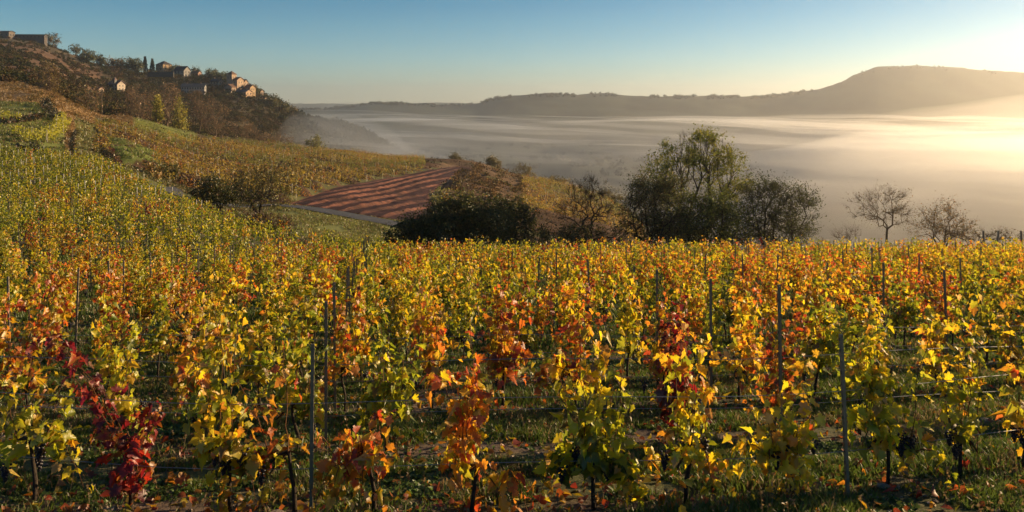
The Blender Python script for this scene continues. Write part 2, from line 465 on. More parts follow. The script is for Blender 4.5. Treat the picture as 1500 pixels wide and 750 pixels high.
# road: a strip draped over the ground
ROAD = [(690, 78), (640, 82), (600, 84.5), (563, 87), (530, 90), (495, 94), (460, 98.5), (430, 101.5), (402, 103), (375, 102), (345, 97.5), (318, 93), (292, 91), (268, 90), (246, 90), (228, 92)]
def path_points(path, step=1.0):
    p = np.array([at(px, d)[:2] for px, d in path])
    seg = np.linalg.norm(np.diff(p, axis=0), axis=1); s = np.concatenate([[0], np.cumsum(seg)])
    t = np.arange(0, s[-1], step)
    q = np.stack([np.interp(t, s, p[:, 0]), np.interp(t, s, p[:, 1])], 1)
    for _ in range(6):
        q[1:-1] = 0.25 * q[:-2] + 0.5 * q[1:-1] + 0.25 * q[2:]
    return q
def strip(name, path, width, mat, lift, col, crown=0.0):
    q = path_points(path)
    tn = np.gradient(q, axis=0); tn /= np.linalg.norm(tn, axis=1, keepdims=True)
    nrm = np.stack([-tn[:, 1], tn[:, 0]], 1)
    offs = np.linspace(-width / 2, width / 2, 5)
    zc = gz(q[:, 0], q[:, 1])
    V = []
    for o in offs:
        p = q + nrm * o
        zz = np.maximum(gz(p[:, 0], p[:, 1]), zc - 0.25) + lift + crown * (1 - (2 * o / width) ** 2)
        V.append(np.stack([p[:, 0], p[:, 1], zz], 1))
    V = np.stack(V, 1); n = len(q)
    a = np.arange(n - 1)[:, None] * 5 + np.arange(4)[None, :]
    quads = np.stack([a, a + 1, a + 6, a + 5], -1).reshape(-1, 4)
    mb = MB(); mb.add(V.reshape(-1, 3), quads=quads, col=col)
    return tag(mb.build(name, mat, smooth=True), kind='structure')
M_ROAD = tint_mat('asphalt', scale=1.2, lo=0.8, hi=1.2, rough=0.85, bump=0.01, bscale=30)
strip('road', ROAD, 4.4, M_ROAD, 0.10, (0.058, 0.058, 0.062), 0.06)

# ploughed field: its own sheet with terraced banks that run away from the viewer
M_PLOUGH = tint_mat('ploughed_red_soil', scale=0.6, lo=0.65, hi=1.35, bump=0.25, bscale=1.6, scale2=3.0)
def build_ploughed():
    A = np.array(at(430, 107)[:2]); B = np.array(at(690, 275)[:2])
    ax = (B - A) / np.linalg.norm(B - A); cr = np.array([ax[1], -ax[0]])      # cr points to the right
    s = np.arange(-30, 195, 1.6); t = np.arange(-14, 52, 0.28)
    S, T = np.meshgrid(s, t, indexing='ij')
    X = A[0] + S * ax[0] + T * cr[0]; Y = A[1] + S * ax[1] + T * cr[1]
    d = np.maximum(Y, 3); PX = 750 + F * X / d
    jag = 9.0 * (fbm(X.ravel(), Y.ravel(), 4.0, 73, 3).reshape(X.shape) - 0.5)
    ins = in_poly((PX + jag).ravel(), (Y + 0.4 * jag).ravel(), POLY_PLOUGH).reshape(PX.shape)
    wob = 1.6 * (fbm(S.ravel(), T.ravel(), 30.0, 71).reshape(S.shape) - 0.5)
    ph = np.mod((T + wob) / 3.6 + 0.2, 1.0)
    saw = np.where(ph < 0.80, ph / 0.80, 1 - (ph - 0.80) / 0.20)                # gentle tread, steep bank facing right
    rough = (fbm(X.ravel(), Y.ravel(), 1.3, 81, 4).reshape(X.shape) - 0.5)
    Z = gz(X.ravel(), Y.ravel()).reshape(X.shape) + 0.12 + 1.25 * saw * np.clip((200 - S) / 60, 0.25, 1) + 0.55 * rough
    wgt = ins.astype(float)
    for _ in range(9):
        for axx, rr in ((0, 1), (1, 4)):
            wgt = (np.roll(wgt, rr, axx) + wgt + np.roll(wgt, -rr, axx)) / 3
    wgt = np.clip(wgt * 2 - 1.0, 0, 1)
    Z = gz(X.ravel(), Y.ravel()).reshape(X.shape) + 0.03 + wgt * (0.10 + 0.40 * saw + 0.5 * rough)
    ok = ins[:-1, :-1] & ins[1:, :-1] & ins[1:, 1:] & ins[:-1, 1:]
    nj = len(t)
    a = (np.arange(len(s) - 1)[:, None] * nj + np.arange(nj - 1)[None, :])[ok]
    q = np.stack([a, a + 1, a + nj + 1, a + nj], -1)
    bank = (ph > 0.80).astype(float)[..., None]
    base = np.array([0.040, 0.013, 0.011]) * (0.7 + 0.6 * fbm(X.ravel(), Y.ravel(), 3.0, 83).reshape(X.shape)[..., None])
    col = base * (1 - bank) + bank * np.array([0.125, 0.050, 0.032]) * np.clip(1.6 * fbm(S.ravel(), T.ravel() * 3, 14.0, 87, 3).reshape(S.shape)[..., None] + 0.9 * rough[..., None], 0.25, 1.4)  # sun on the banks and shade on the treads painted into the soil colour
    used = np.unique(q); remap = -np.ones(S.size, np.int64); remap[used] = np.arange(len(used))
    V = np.stack([X.ravel(), Y.ravel(), Z.ravel()], 1)[used]
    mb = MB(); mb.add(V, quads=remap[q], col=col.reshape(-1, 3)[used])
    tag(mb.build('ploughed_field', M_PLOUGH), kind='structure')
build_ploughed()
# ------------------------------------------------------------------ the air: haze and valley fog
HAZE_D, HAZE_G = 0.00015, 0.72
FOG_D, FOG_G, FOG_C = 0.00024, 0.76, (0.98, 0.95, 0.92)
MIST_D = 0.0040
def volume_mat(name, dens, g, col):
    m, nt, out = new_mat(name)
    v = nt.nodes.new('ShaderNodeVolumePrincipled')
    v.inputs['Color'].default_value = (*col, 1)
    v.inputs['Density'].default_value = dens
    v.inputs['Anisotropy'].default_value = g
    nt.links.new(v.outputs[0], out.inputs['Volume'])
    m.cycles.homogeneous_volume = True
    return m
def build_haze():
    mb = MB(); mb.box(-9000, 9000, -70, 9400, -900, 215)
    o = mb.build('haze', volume_mat('haze_air', HAZE_D, HAZE_G, (0.95, 0.93, 0.90)))
    tag(o, kind='stuff')
build_haze()
def slab(mb, X, Y, top, bot, keep=None):
    ni, nj = X.shape
    vt = np.stack([X, Y, top], -1).reshape(-1, 3); vb = np.stack([X, Y, bot], -1).reshape(-1, 3)
    a = np.arange(ni - 1)[:, None] * nj + np.arange(nj - 1)[None, :]
    a = a[keep] if keep is not None else a.ravel()
    qt = np.stack([a, a + nj, a + nj + 1, a + 1], 1); N = ni * nj
    qs = [qt, qt[:, ::-1] + N]
    if keep is None:
        rim = np.concatenate([np.arange(ni) * nj, (ni - 1) * nj + np.arange(1, nj), (np.arange(ni - 2, -1, -1)) * nj + nj - 1, np.arange(nj - 2, 0, -1)])
        r2 = np.roll(rim, -1); qs.append(np.stack([rim, rim + N, r2 + N, r2], 1))
    else:
        e = np.concatenate([qt[:, [0, 1]], qt[:, [1, 2]], qt[:, [2, 3]], qt[:, [3, 0]]])
        key = np.minimum(e[:, 0], e[:, 1]) * N + np.maximum(e[:, 0], e[:, 1])
        _, first, cnt = np.unique(key, return_index=True, return_counts=True)
        b = e[first[cnt == 1]]
        qs.append(np.stack([b[:, 1], b[:, 0], b[:, 0] + N, b[:, 1] + N], 1))
    V = np.concatenate([vt, vb]); Q = np.concatenate(qs)
    used = np.unique(Q); rm = -np.ones(len(V), np.int64); rm[used] = np.arange(len(used))
    mb.add(V[used], quads=rm[Q])
def sst(t):
    t = np.clip(t, 0, 1); return t * t * (3 - 2 * t)
def fog_bank(name, mat, px0, px1, d0, d1, top_fn, soft_px, soft_d0, soft_d1, nx=220, nd=110, floor=-122.0):
    """a bank of mist lying on the ground, thinning out towards its rim"""
    pxs = np.linspace(px0, px1, nx); ds = np.exp(np.linspace(math.log(d0), math.log(d1), nd))
    PX, D = np.meshgrid(pxs, ds, indexing='ij'); X = (PX - 750) / F * D; Y = D
    g = gz(X.ravel(), Y.ravel()).reshape(X.shape)
    edge = sst((PX - px0) / soft_px) * sst((px1 + 400 - PX) / 200 if px1 > 2000 else (px1 - PX) / soft_px) * sst((D - d0) / soft_d0) * sst((d1 - D) / soft_d1)
    top = top_fn(X, Y, PX, D)
    bot = np.minimum(np.full_like(top, floor - 3), g - 4)
    low = np.maximum(bot + 0.5, np.minimum(g - 1, floor))
    top = np.maximum(low + (top - low) * edge, bot + 0.5)
    mb = MB(); slab(mb, X, Y, top, bot)
    return tag(mb.build(name, mat), kind='stuff')
def N2(X, Y, s, seed, o=4): return fbm(X.ravel(), Y.ravel(), s, seed, o).reshape(X.shape) - 0.5
def build_fog():
    # layers that lie on one another: densest at the valley floor, a thin veil on top
    lift = lambda PX: np.interp(PX, [300, 430, 600, 800], [34, 26, 12, 0])
    fog_bank('fog', volume_mat('valley_fog', FOG_D, FOG_G, FOG_C), 300, 2250, 360, 2700, lambda X, Y, PX, D: -80 + 40 * N2(X * .6, Y, 480, 91) + lift(PX), 140, 200, 500)
    fog_bank('fog', volume_mat('valley_fog_middle', FOG_D * .8, FOG_G, FOG_C), 320, 2250, 420, 2800, lambda X, Y, PX, D: -56 + 84 * N2(X * .6, Y, 360, 92) + lift(PX), 160, 260, 900)
    fog_bank('fog', volume_mat('valley_fog_upper', FOG_D * .75, FOG_G, FOG_C), 340, 2250, 520, 2900, lambda X, Y, PX, D: -36 + 130 * N2(X * .6, Y, 330, 93) + lift(PX) * .6, 160, 400, 900)
    fog_bank('fog', volume_mat('far_veil', 0.00062, FOG_G, FOG_C), 800, 2250, 900, 3500, lambda X, Y, PX, D: 30 + 120 * N2(X * .6, Y, 420, 96), 900, 1300, 900)
    fog_bank('fog', volume_mat('right_veil', 0.0012, 0.66, FOG_C), 900, 2250, 370, 2100, lambda X, Y, PX, D: -44 + 50 * N2(X * .6, Y, 260, 99), 420, 300, 900)
    # mist in the side valley below the village
    fog_bank('mist', volume_mat('side_valley_mist', 0.0022, FOG_G, FOG_C), 285, 720, 300, 1300, lambda X, Y, PX, D: -14 + 50 * N2(X * .6, Y * .8, 110, 94) - np.clip((PX - 480) / 200, 0, 1) * 26, 150, 140, 600)
    # thin bright streaks of denser mist floating on it
    pxs = np.linspace(330, 2250, 420); ds = np.exp(np.linspace(math.log(420), math.log(2500), 260))
    PX, D = np.meshgrid(pxs, ds, indexing='ij'); X = (PX - 750) / F * D; Y = D
    for (seed, z0, thr, dens, nm) in ((95, -48, .47, MIST_D, 'mist'), (195, -64, .50, MIST_D * 1.2, 'mist'), (295, -36, .55, MIST_D * .8, 'mist')):
        xr, yr = (0.66 * X - 0.75 * Y) * 0.34, (0.75 * X + 0.66 * Y) * 1.1
        n = N2(xr, yr, 190.0, seed) + .5; n3 = N2(xr, yr, 800.0, seed + 4, 2) + .5; n4 = N2(xr * 1.3, yr, 70.0, seed + 9, 3) + .5
        th = np.clip((n - thr) * 95, 0, 26) * sst((n3 - 0.32) / 0.22) * np.clip(n4 * 1.6 - .2, .1, 1.3) * sst((PX - 330) / 160) * sst((D - 420) / 200) * sst((2500 - D) / 900)
        mid = z0 + 34 * N2(X, Y, 500.0, seed + 2, 3) + np.interp(PX, [300, 430, 600, 800], [18, 12, 8, 0])
        ok = th > 0.4; keep = ok[:-1, :-1] | ok[1:, :-1] | ok[1:, 1:] | ok[:-1, 1:]
        mb = MB(); slab(mb, X, Y, mid + th * .5 + .15, mid - th * .3 - .15, keep)
        tag(mb.build(nm, volume_mat('mist_streaks', dens, FOG_G, FOG_C)), kind='stuff')
build_fog()
# ------------------------------------------------------------------ vines, posts and wires
M_VLEAF = leaf_mat('vine_leaf', trans=0.55, gloss=0.035, boost=1.5, vary=0.18)
M_VBARK = tint_mat('vine_bark', scale=20, lo=0.6, hi=1.3, bump=0.01, bscale=60)
M_CANE = tint_mat('vine_cane', scale=25, lo=0.7, hi=1.3)
M_GRAPE = flat_mat('dark_grape', (0.012, 0.010, 0.020), rough=0.45, scale=40)
M_POST = tint_mat('galvanised_post', scale=9, lo=0.75, hi=1.2, rough=0.55, spec=0.5)
M_WIRE = flat_mat('wire', (0.30, 0.29, 0.28), rough=0.5, metal=0.6)

_half = [(0.05, -0.02), (0.24, -0.15), (0.40, -0.06), (0.45, 0.10), (0.37, 0.20), (0.56, 0.30), (0.52, 0.48), (0.33, 0.50), (0.31, 0.68), (0.16, 0.78)]
OUT = np.array([(0.0, 0.02)] + _half + [(0.0, 1.0)] + [(-x, y) for x, y in _half[::-1]])
LEAF_FULL = np.concatenate([[(0, 0.34)], OUT])                     # centre vertex first
LEAF_FULL_T = np.array([(0, 1 + i, 1 + (i + 1) % len(OUT)) for i in range(len(OUT))])
_mo = np.array([(0, 0), (0.45, 0.05), (0.52, 0.40), (0.25, 0.72), (0, 1.0), (-0.25, 0.72), (-0.52, 0.40), (-0.45, 0.05)])
LEAF_MID = np.concatenate([[(0, 0.38)], _mo])
LEAF_MID_T = np.array([(0, 1 + i, 1 + (i + 1) % len(_mo)) for i in range(len(_mo))])
LEAF_LOW = np.array([(0, 0), (0.5, 0.42), (0, 1.0), (-0.5, 0.42)])
LEAF_LOW_T = np.array([(0, 1, 2), (0, 2, 3)])

def put_leaves(mb, rng, pos, nrm, tipdir, size, col, edge_col, kind='full', curl=1.0):
    """place leaves: pos base points, nrm face normals, tipdir direction of the tip; col at the heart, edge_col at the rim"""
    P2, T = {'full': (LEAF_FULL, LEAF_FULL_T), 'mid': (LEAF_MID, LEAF_MID_T), 'low': (LEAF_LOW, LEAF_LOW_T)}[kind]
    n, k = len(pos), len(P2)
    if n == 0: return
    y = tipdir / (np.linalg.norm(tipdir, axis=1, keepdims=True) + 1e-9)
    x = np.cross(y, nrm); x /= np.linalg.norm(x, axis=1, keepdims=True) + 1e-9
    z = np.cross(x, y)
    fold = rng.normal(0.35, 0.6, n) * curl; droop = rng.normal(-0.42, 0.5, n) * curl; tw = rng.normal(0, 0.35, n) * curl
    px, py = P2[:, 0], P2[:, 1]
    h = fold[:, None] * (np.abs(px) * 0.9)[None] + droop[:, None] * (py ** 2)[None] + tw[:, None] * (px * py)[None] + rng.normal(0, 0.05, (n, k)) * (kind == 'full')
    s = np.asarray(size).reshape(-1, 1, 1)
    narrow = (1 - 0.25 * np.clip(np.abs(fold), 0, 1))[:, None, None]
    V = pos[:, None, :] + s * (px[None, :, None] * x[:, None, :] * narrow + py[None, :, None] * y[:, None, :] + h[:, :, None] * z[:, None, :])
    if kind == 'low':
        cc = np.repeat(((col + edge_col) / 2)[:, None, :], k, 1)
    else:
        cc = np.repeat(edge_col[:, None, :], k, 1); cc[:, 0, :] = col
    tri = (np.arange(n)[:, None, None] * k + T[None]).reshape(-1, 3)
    mb.add(V.reshape(-1, 3), tris=tri, col=cc.reshape(-1, 3))

PAL = {
 'dark':   (0.070, 0.105, 0.010), 'green': (0.150, 0.190, 0.012), 'lime': (0.350, 0.350, 0.014), 'yellow': (0.560, 0.430, 0.012),
 'gold':   (0.600, 0.340, 0.016), 'amber': (0.500, 0.190, 0.018), 'orange': (0.480, 0.105, 0.018), 'scarlet': (0.400, 0.032, 0.014),
 'crimson': (0.200, 0.008, 0.014), 'wine': (0.065, 0.007, 0.012), 'straw': (0.46, 0.31, 0.12), 'brown': (0.16, 0.085, 0.035)}
FAM = {   # shares of each leaf colour
 'green':   dict(dark=.15, green=.34, lime=.34, yellow=.11, gold=.03, brown=.03),
 'lime':    dict(dark=.04, green=.16, lime=.42, yellow=.28, gold=.06, amber=.02, brown=.02),
 'yellow':  dict(green=.10, lime=.24, yellow=.38, gold=.16, amber=.05, straw=.05, scarlet=.02),
 'gold':    dict(green=.04, lime=.10, yellow=.32, gold=.28, amber=.13, orange=.06, straw=.05, scarlet=.02),
 'orange':  dict(green=.07, lime=.12, yellow=.20, gold=.24, amber=.19, orange=.11, scarlet=.03, straw=.04),
 'red':     dict(green=.06, lime=.09, yellow=.10, gold=.15, amber=.18, orange=.22, scarlet=.15, crimson=.03, wine=.02),
 'crimson': dict(wine=.30, crimson=.43, scarlet=.20, orange=.04, brown=.03)}
FAM_WORD = {'green': 'green leaved', 'lime': 'yellow-green', 'yellow': 'bright yellow', 'gold': 'golden', 'orange': 'orange tinged', 'red': 'red and orange', 'crimson': 'deep crimson'}
def leaf_colours(rng, fam, n, hfrac=None, grad=0.0):
    names = list(FAM[fam]); p = np.array([FAM[fam][k] for k in names]); p /= p.sum()
    cols = np.array([PAL[k] for k in names])
    i = rng.choice(len(names), n, p=p)
    c = cols[i] * rng.uniform(0.75, 1.2, (n, 1))
    c = c * 0.85 + c.mean(0) * 0.15
    # rim: a step further into autumn than the heart
    rim = np.array([PAL['gold'], PAL['amber'], PAL['scarlet'], PAL['brown'], PAL['yellow']])[rng.integers(0, 5, n)]
    w = rng.uniform(0, 0.75, (n, 1)) ** 2 * (0.4 if fam in ('green', 'lime') else 0.9)
    e = c * (1 - w) + rim * w * 0.9
    return c, np.clip(e, 0.003, 1)

def vine_skeleton(rng, height=1.68, spread=0.42, nshoot=7, low=0.0):
    """trunk points and shoots (lists of points) for a trellised vine; x is along the row"""
    lean = rng.normal(0, 0.05)
    th = rng.uniform(0.42, 0.58)
    trunk = np.array([(0, 0, -0.06), (rng.normal(0, .015), rng.normal(0, .015), th * .35), (lean * .6, rng.normal(0, .02), th * .7), (lean, 0, th)])
    shoots = []
    for i in range(nshoot):
        side = rng.uniform(-1, 1)
        x0 = lean + side * spread * 0.75; z0 = th + rng.uniform(-0.14, 0.10) - 0.12 * abs(side)
        top = height * rng.uniform(0.78, 1.06)
        n = 9; t = np.linspace(0, 1, n)
        x = x0 + rng.normal(0, 0.07) * t + side * 0.12 * t * t + np.cumsum(rng.normal(0, 0.018, n))
        y = rng.normal(0, 0.04) + rng.normal(0, 0.10) * t + np.cumsum(rng.normal(0, 0.018, n))
        z = z0 + (top - z0) * t
        r = rng.random()
        if r < 0.16:       # a shoot that arches over and hangs
            tt = np.clip((t - 0.6) / 0.4, 0, 1)
            x = x + tt * rng.choice([-1, 1]) * 0.30; y = y + tt * rng.normal(0, .2); z = z - tt ** 1.5 * 0.38
        elif r < 0.16 + low:  # a shoot that trails down
            z = z0 + 0.25 * np.sin(t * 3.0) - 0.42 * t ** 1.3; x = x0 + side * 0.35 * t; y = y + rng.normal(0, .25) * t
        shoots.append(np.stack([x, y, z], 1))
    return trunk, shoots

def shoot_leaves(rng, shoots, per, size, spread=0.09):
    pos, nrm, tip, fr = [], [], [], []
    for s in shoots:
        n = max(3, int(per * rng.uniform(0.75, 1.25)))
        t = np.sort(rng.uniform(0.02, 1.0, n)) * (len(s) - 1)
        i = np.minimum(t.astype(int), len(s) - 2); f = (t - i)[:, None]
        p = s[i] * (1 - f) + s[i + 1] * f
        a = rng.uniform(0, 2 * math.pi, n)
        out = np.stack([np.cos(a) * 0.9, np.sin(a), rng.normal(0.1, 0.35, n)], 1)
        ln = spread * rng.uniform(0.4, 1.9, (n, 1)) * (1.15 - 0.55 * (t / (len(s) - 1)))[:, None]
        p = p + out * ln
        tp = out * rng.uniform(0.2, 1.0, (n, 1)) + np.stack([rng.normal(0, .3, n), rng.normal(0, .3, n), rng.uniform(-1.15, 0.15, n)], 1)
        nm = out * 0.7 + np.stack([rng.normal(0, .45, n), rng.normal(0, .45, n), rng.uniform(-0.1, 1.0, n)], 1)
        pos.append(p); nrm.append(nm); tip.append(tp); fr.append(t / (len(s) - 1))
    pos = np.concatenate(pos); nrm = np.concatenate(nrm); tip = np.concatenate(tip); fr = np.concatenate(fr)
    sz = size * rng.uniform(0.55, 1.25, len(pos)) * (1.1 - 0.4 * fr)
    return pos, nrm, tip, sz, fr

def grape_bunch(mb, rng, p, L=0.15):
    n = 34
    t = np.linspace(0, 1, n) ** 0.9
    a = np.arange(n) * 2.4 + rng.uniform(0, .5, n); r = 0.036 * (1.05 - t) * np.sqrt(rng.random(n)) * 1.5
    c = np.stack([p[0] + r * np.cos(a), p[1] + r * np.sin(a), p[2] - t * L], 1)
    ico = np.array([(0, 0, 1), (.9, 0, .3), (0, .9, .3), (-.9, 0, .3), (0, -.9, .3), (.6, .6, -.55), (-.6, .6, -.55), (-.6, -.6, -.55), (.6, -.6, -.55), (0, 0, -1)]) * 0.0145
    T = np.array([(0, 1, 2), (0, 2, 3), (0, 3, 4), (0, 4, 1), (1, 5, 2), (2, 6, 3), (3, 7, 4), (4, 8, 1), (2, 5, 6), (3, 6, 7), (4, 7, 8), (1, 8, 5), (5, 9, 6), (6, 9, 7), (7, 9, 8), (8, 9, 5)])
    V = (c[:, None, :] + ico[None] * rng.uniform(.85, 1.15, (n, 1, 1))).reshape(-1, 3)
    tr = (np.arange(n)[:, None, None] * 10 + T[None]).reshape(-1, 3)
    mb.add(V, tris=tr, col=(0.01, 0.01, 0.02))

def make_vine(seed, fam, kind='full', per=26, nshoot=7, height=1.68, grapes=3, low=0.2, spread=0.27, size=0.102, mixfam=None, shoots=None, trunk=None):
    """one vine with parts; returned un-placed"""
    rng = np.random.default_rng(seed)
    tk, sh = vine_skeleton(rng, height, spread, nshoot, low)
    if shoots is not None: sh = shoots(rng)
    if trunk is not None: tk = trunk
    root = thing('grapevine', None, None)
    mb = MB(); mb.tube(tk, np.linspace(0.019, 0.013, len(tk)) * rng.uniform(.9, 1.25, len(tk)), 7, (0.045, 0.034, 0.026))
    for s in sh[:3]:
        mb.tube(np.array([tk[-1], (tk[-1] + s[0]) / 2 + (0, 0, .02), s[0]]), [0.014, 0.011, 0.007], 5, (0.055, 0.040, 0.030))
    mb.build('trunk', M_VBARK, root, smooth=True)
    mc = MB()
    for s in sh:
        mc.tube(np.concatenate([[tk[-1]], s]), np.concatenate([[0.007], np.linspace(0.0055, 0.0022, len(s))]), 4, (0.13, 0.060, 0.025), cap=False)
    pos, nrm, tip, sz, fr = shoot_leaves(rng, sh, per, size, 0.075)
    mc.build('cane', M_CANE, root, smooth=True)
    c, e = leaf_colours(rng, fam, len(pos))
    if mixfam:
        c2, e2 = leaf_colours(rng, mixfam, len(pos))
        m = (rng.random(len(pos)) < np.clip(fr * 1.6 - 0.35, 0, 1))[:, None]
        c = np.where(m, c2, c); e = np.where(m, e2, e)
    ml = MB(); put_leaves(ml, rng, pos, nrm, tip, sz, c, e, kind)
    ml.build('foliage', M_VLEAF, root)
    for g in range(grapes):
        mg = MB(); x = rng.uniform(-0.34, 0.34)
        grape_bunch(mg, rng, (x, rng.uniform(-.10, .08), rng.uniform(0.36, 0.58)), rng.uniform(.11, .17))
        mg.build('grape_bunch', M_GRAPE, root)
    return root

def copy_vine(src):
    r = src.copy(); link(r)
    for ch in src.children:
        c = ch.copy(); link(c); c.parent = r
    return r

ORD = ['zeroth', 'first', 'second', 'third', 'fourth', 'fifth', 'sixth', 'seventh', 'eighth', 'ninth', 'tenth', 'eleventh', 'twelfth', 'thirteenth', 'fourteenth', 'fifteenth', 'sixteenth', 'seventeenth', 'eighteenth', 'nineteenth', 'twentieth']
TENS = {2: 'twenty', 3: 'thirty', 4: 'forty', 5: 'fifty', 6: 'sixty', 7: 'seventy', 8: 'eighty', 9: 'ninety'}
def ordinal(n):
    if n <= 20: return ORD[n]
    t, u = divmod(n, 10)
    return (TENS[t] + '-' + ORD[u]) if u else TENS[t][:-1] + 'ieth'
def row_word(k): return 'front row' if k == 0 else ordinal(k + 1) + ' row back'

vrng = np.random.default_rng(2024)
def pick_family(x, y, rng):
    px = 750 + F * x / y
    n = fbm(np.array([x]), np.array([y]), 3.2, 111)[0]; n2 = fbm(np.array([x]), np.array([y]), 1.2, 121)[0]
    warm = np.interp(px, [0, 250, 520, 800, 1150, 1500], [-0.15, -0.12, 0.03, 0.09, 0.10, 0.07]) + np.interp(y, [6, 20, 45, 70], [0.0, 0.0, 0.0, -0.06])
    v = 0.425 + (n - 0.5) * 1.7 + (n2 - 0.5) * 0.5 + warm + rng.normal(0, 0.06)
    gold = px > 900 + rng.normal(0, 150)
    if v < 0.36: return 'green'
    if v < 0.49: return 'yellow' if gold else 'lime'
    if v < 0.60: return 'gold' if gold else 'yellow'
    if v < 0.70: return 'orange' if not gold or v > 0.65 else 'gold'
    if v < 0.86: return 'red'
    return 'crimson' if rng.random() < 0.18 else 'red'

PROTO = {}
for fi, fam in enumerate(FAM):
    PROTO[fam] = []
    for j in range(4 if fam not in ('crimson',) else 2):
        mix = {'green': 'yellow', 'lime': 'yellow', 'yellow': 'orange', 'gold': 'orange', 'orange': 'red', 'red': None, 'crimson': None}[fam] if j % 2 else None
        PROTO[fam].append(dict(src=None, seed=100 + fi * 10 + j, fam=fam, mix=mix, per=int(vrng.integers(30, 42)), nshoot=int(vrng.integers(5, 8)), height=float(vrng.uniform(1.58, 1.88)), grapes=int(vrng.integers(1, 4))))
def place_vine(x, y, rng, label, fam, kind='full', group='grapevines in the trellised rows of the near vineyard'):
    p = PROTO[fam][rng.integers(0, len(PROTO[fam]))]
    if p['src'] is None:
        p['src'] = o = make_vine(p['seed'], fam, kind, p['per'], p['nshoot'], p['height'], p['grapes'], mixfam=p['mix'])
    else:
        o = copy_vine(p['src'])
    o.location = (x, y, gz1(x, y))
    slope = 0.07 + 0.048 * x * (6.5 / max(y, 6.5)) ** 1.6
    o.rotation_euler = (rng.normal(0, .03), rng.normal(0, .03), math.atan(slope) + (math.pi if rng.random() < .5 else 0) + rng.normal(0, 0.15))
    s = rng.uniform(0.86, 1.08); o.scale = (s * rng.uniform(.85, 1.1), s * rng.uniform(.85, 1.15), s)
    return tag(o, label, 'grapevine', group)

# --- the front row, vine by vine as the picture shows them: (column, family of the lower part, of the upper part, label, options)
def red_arch(rng):
    out = []
    for k in range(5):
        t = np.linspace(0, 1, 10)
        x = 0.02 + rng.normal(0, .05) + (-0.80 + rng.normal(0, .05)) * t ** 1.6 + np.cumsum(rng.normal(0, .012, 10))
        z = 0.26 + 1.22 * t ** 0.85 + rng.normal(0, .04)
        y = rng.normal(0, .05) + rng.normal(0, .08) * t
        out.append(np.stack([x, y, z], 1))
    for k in range(2):
        t = np.linspace(0, 1, 8)
        out.append(np.stack([0.03 + (0.10 + .1 * k) * t, rng.normal(0, .04) + 0 * t, 0.45 + 0.42 * t], 1))
    for k in range(2):
        t = np.linspace(0, 1, 6)
        out.append(np.stack([0.02 + .05 * k * t, rng.normal(0, .03) + 0 * t, 0.36 - 0.22 * t], 1))
    return out
FRONT = [
 (50, 'lime', 'yellow', 'yellow-green vine at the left end of the front row left of the crimson one', dict(nshoot=5, low=0.3, height=1.45)),
 (190, 'crimson', None, 'deep crimson vine arching to the left in the front row', dict(shoots=red_arch, per=24, size=0.088, grapes=0)),
 (338, 'lime', 'orange', 'yellow-green vine with black grapes left of the nearest left post', dict(nshoot=7, grapes=4, per=30, low=.35)),
 (432, 'red', 'orange', 'orange-red vine growing round the nearest left metal post', dict(nshoot=4, per=18, grapes=0, height=1.42, spread=.22)),
 (548, 'red', 'orange', 'dark red vine with dry orange tips right of the nearest left post', dict(nshoot=8, low=0.7, height=1.3, grapes=0, per=26)),
 (690, 'orange', 'red', 'tall orange and scarlet vine in the front row left of the large green vine', dict(nshoot=9, low=0.5, per=30, grapes=0, height=1.66)),
 (870, 'green', 'yellow', 'large dense green vine in the middle of the front row', dict(nshoot=10, low=0.45, per=34, grapes=3, height=1.62, size=0.110)),
 (1005, 'lime', 'orange', 'yellow-green vine with orange tips right of the large green vine', dict(nshoot=8, low=0.4, per=28, grapes=3, height=1.5)),
 (1160, 'yellow', 'gold', 'golden-yellow vine with black grapes left of the dark front post', dict(nshoot=8, grapes=4, per=28, height=1.55, low=.35)),
 (1300, 'lime', 'yellow', 'green and yellow vine just right of the dark front post', dict(nshoot=9, grapes=4, per=32, height=1.62, low=.3)),
 (1405, 'lime', 'gold', 'yellow-green vine with black grapes near the right end of the front row', dict(nshoot=7, grapes=3, per=25, height=1.62, low=0)),
 (1500, 'yellow', 'orange', 'yellow-green vine cut by the right edge in the front row', dict(nshoot=7, per=25)),
]
for i, (px, f1, f2, label, opt) in enumerate(FRONT):
    x = (px - 750) / F * 6.6
    for _ in range(4):
        y = row_curve(x, 0); x = (px - 750) / F * y
    opt = dict(opt)
    o = make_vine(901 + i, f1, 'full', mixfam=f2, **opt)
    o.location = (x, y, gz1(x, y)); o.rotation_euler = (0, 0, math.atan(0.07 + .048 * x))
    tag(o, label, 'grapevine', 'grapevines in the trellised rows of the near vineyard')

NROW, NEAR_ROWS = 56, 16
rest = MB(); rest_wood = MB(); n_near = len(FRONT)
rest_pos = []
for k in range(1, NROW):
    d0 = row_curve(0, k)
    xl = -0.74 * d0 - 2.0; xr = 0.76 * d0 + 7.0
    xs = np.arange(xl, xr, 1.06 if k < 28 else 1.02) + vrng.uniform(0, .9)
    xs = xs + vrng.normal(0, 0.10, len(xs))
    cnt = 0
    for x in xs:
        y = float(row_curve(x, k)) + vrng.normal(0, 0.05)
        px = 750 + F * x / y
        if y > edge_d(px) - 1.0: continue
        if vrng.random() < (0.15 if k < 20 else 0.12): continue                       # gaps where a vine has died
        inframe = -12 < px < 1512
        if k < NEAR_ROWS and inframe and n_near < 300:
            cnt += 1; n_near += 1
            fam = pick_family(x, y, vrng)
            place_vine(x, y, vrng, f"{FAM_WORD[fam]} grapevine in the {row_word(k)}, {ordinal(cnt)} from the left edge", fam)
        else:
            rest_pos.append((x, y, px))
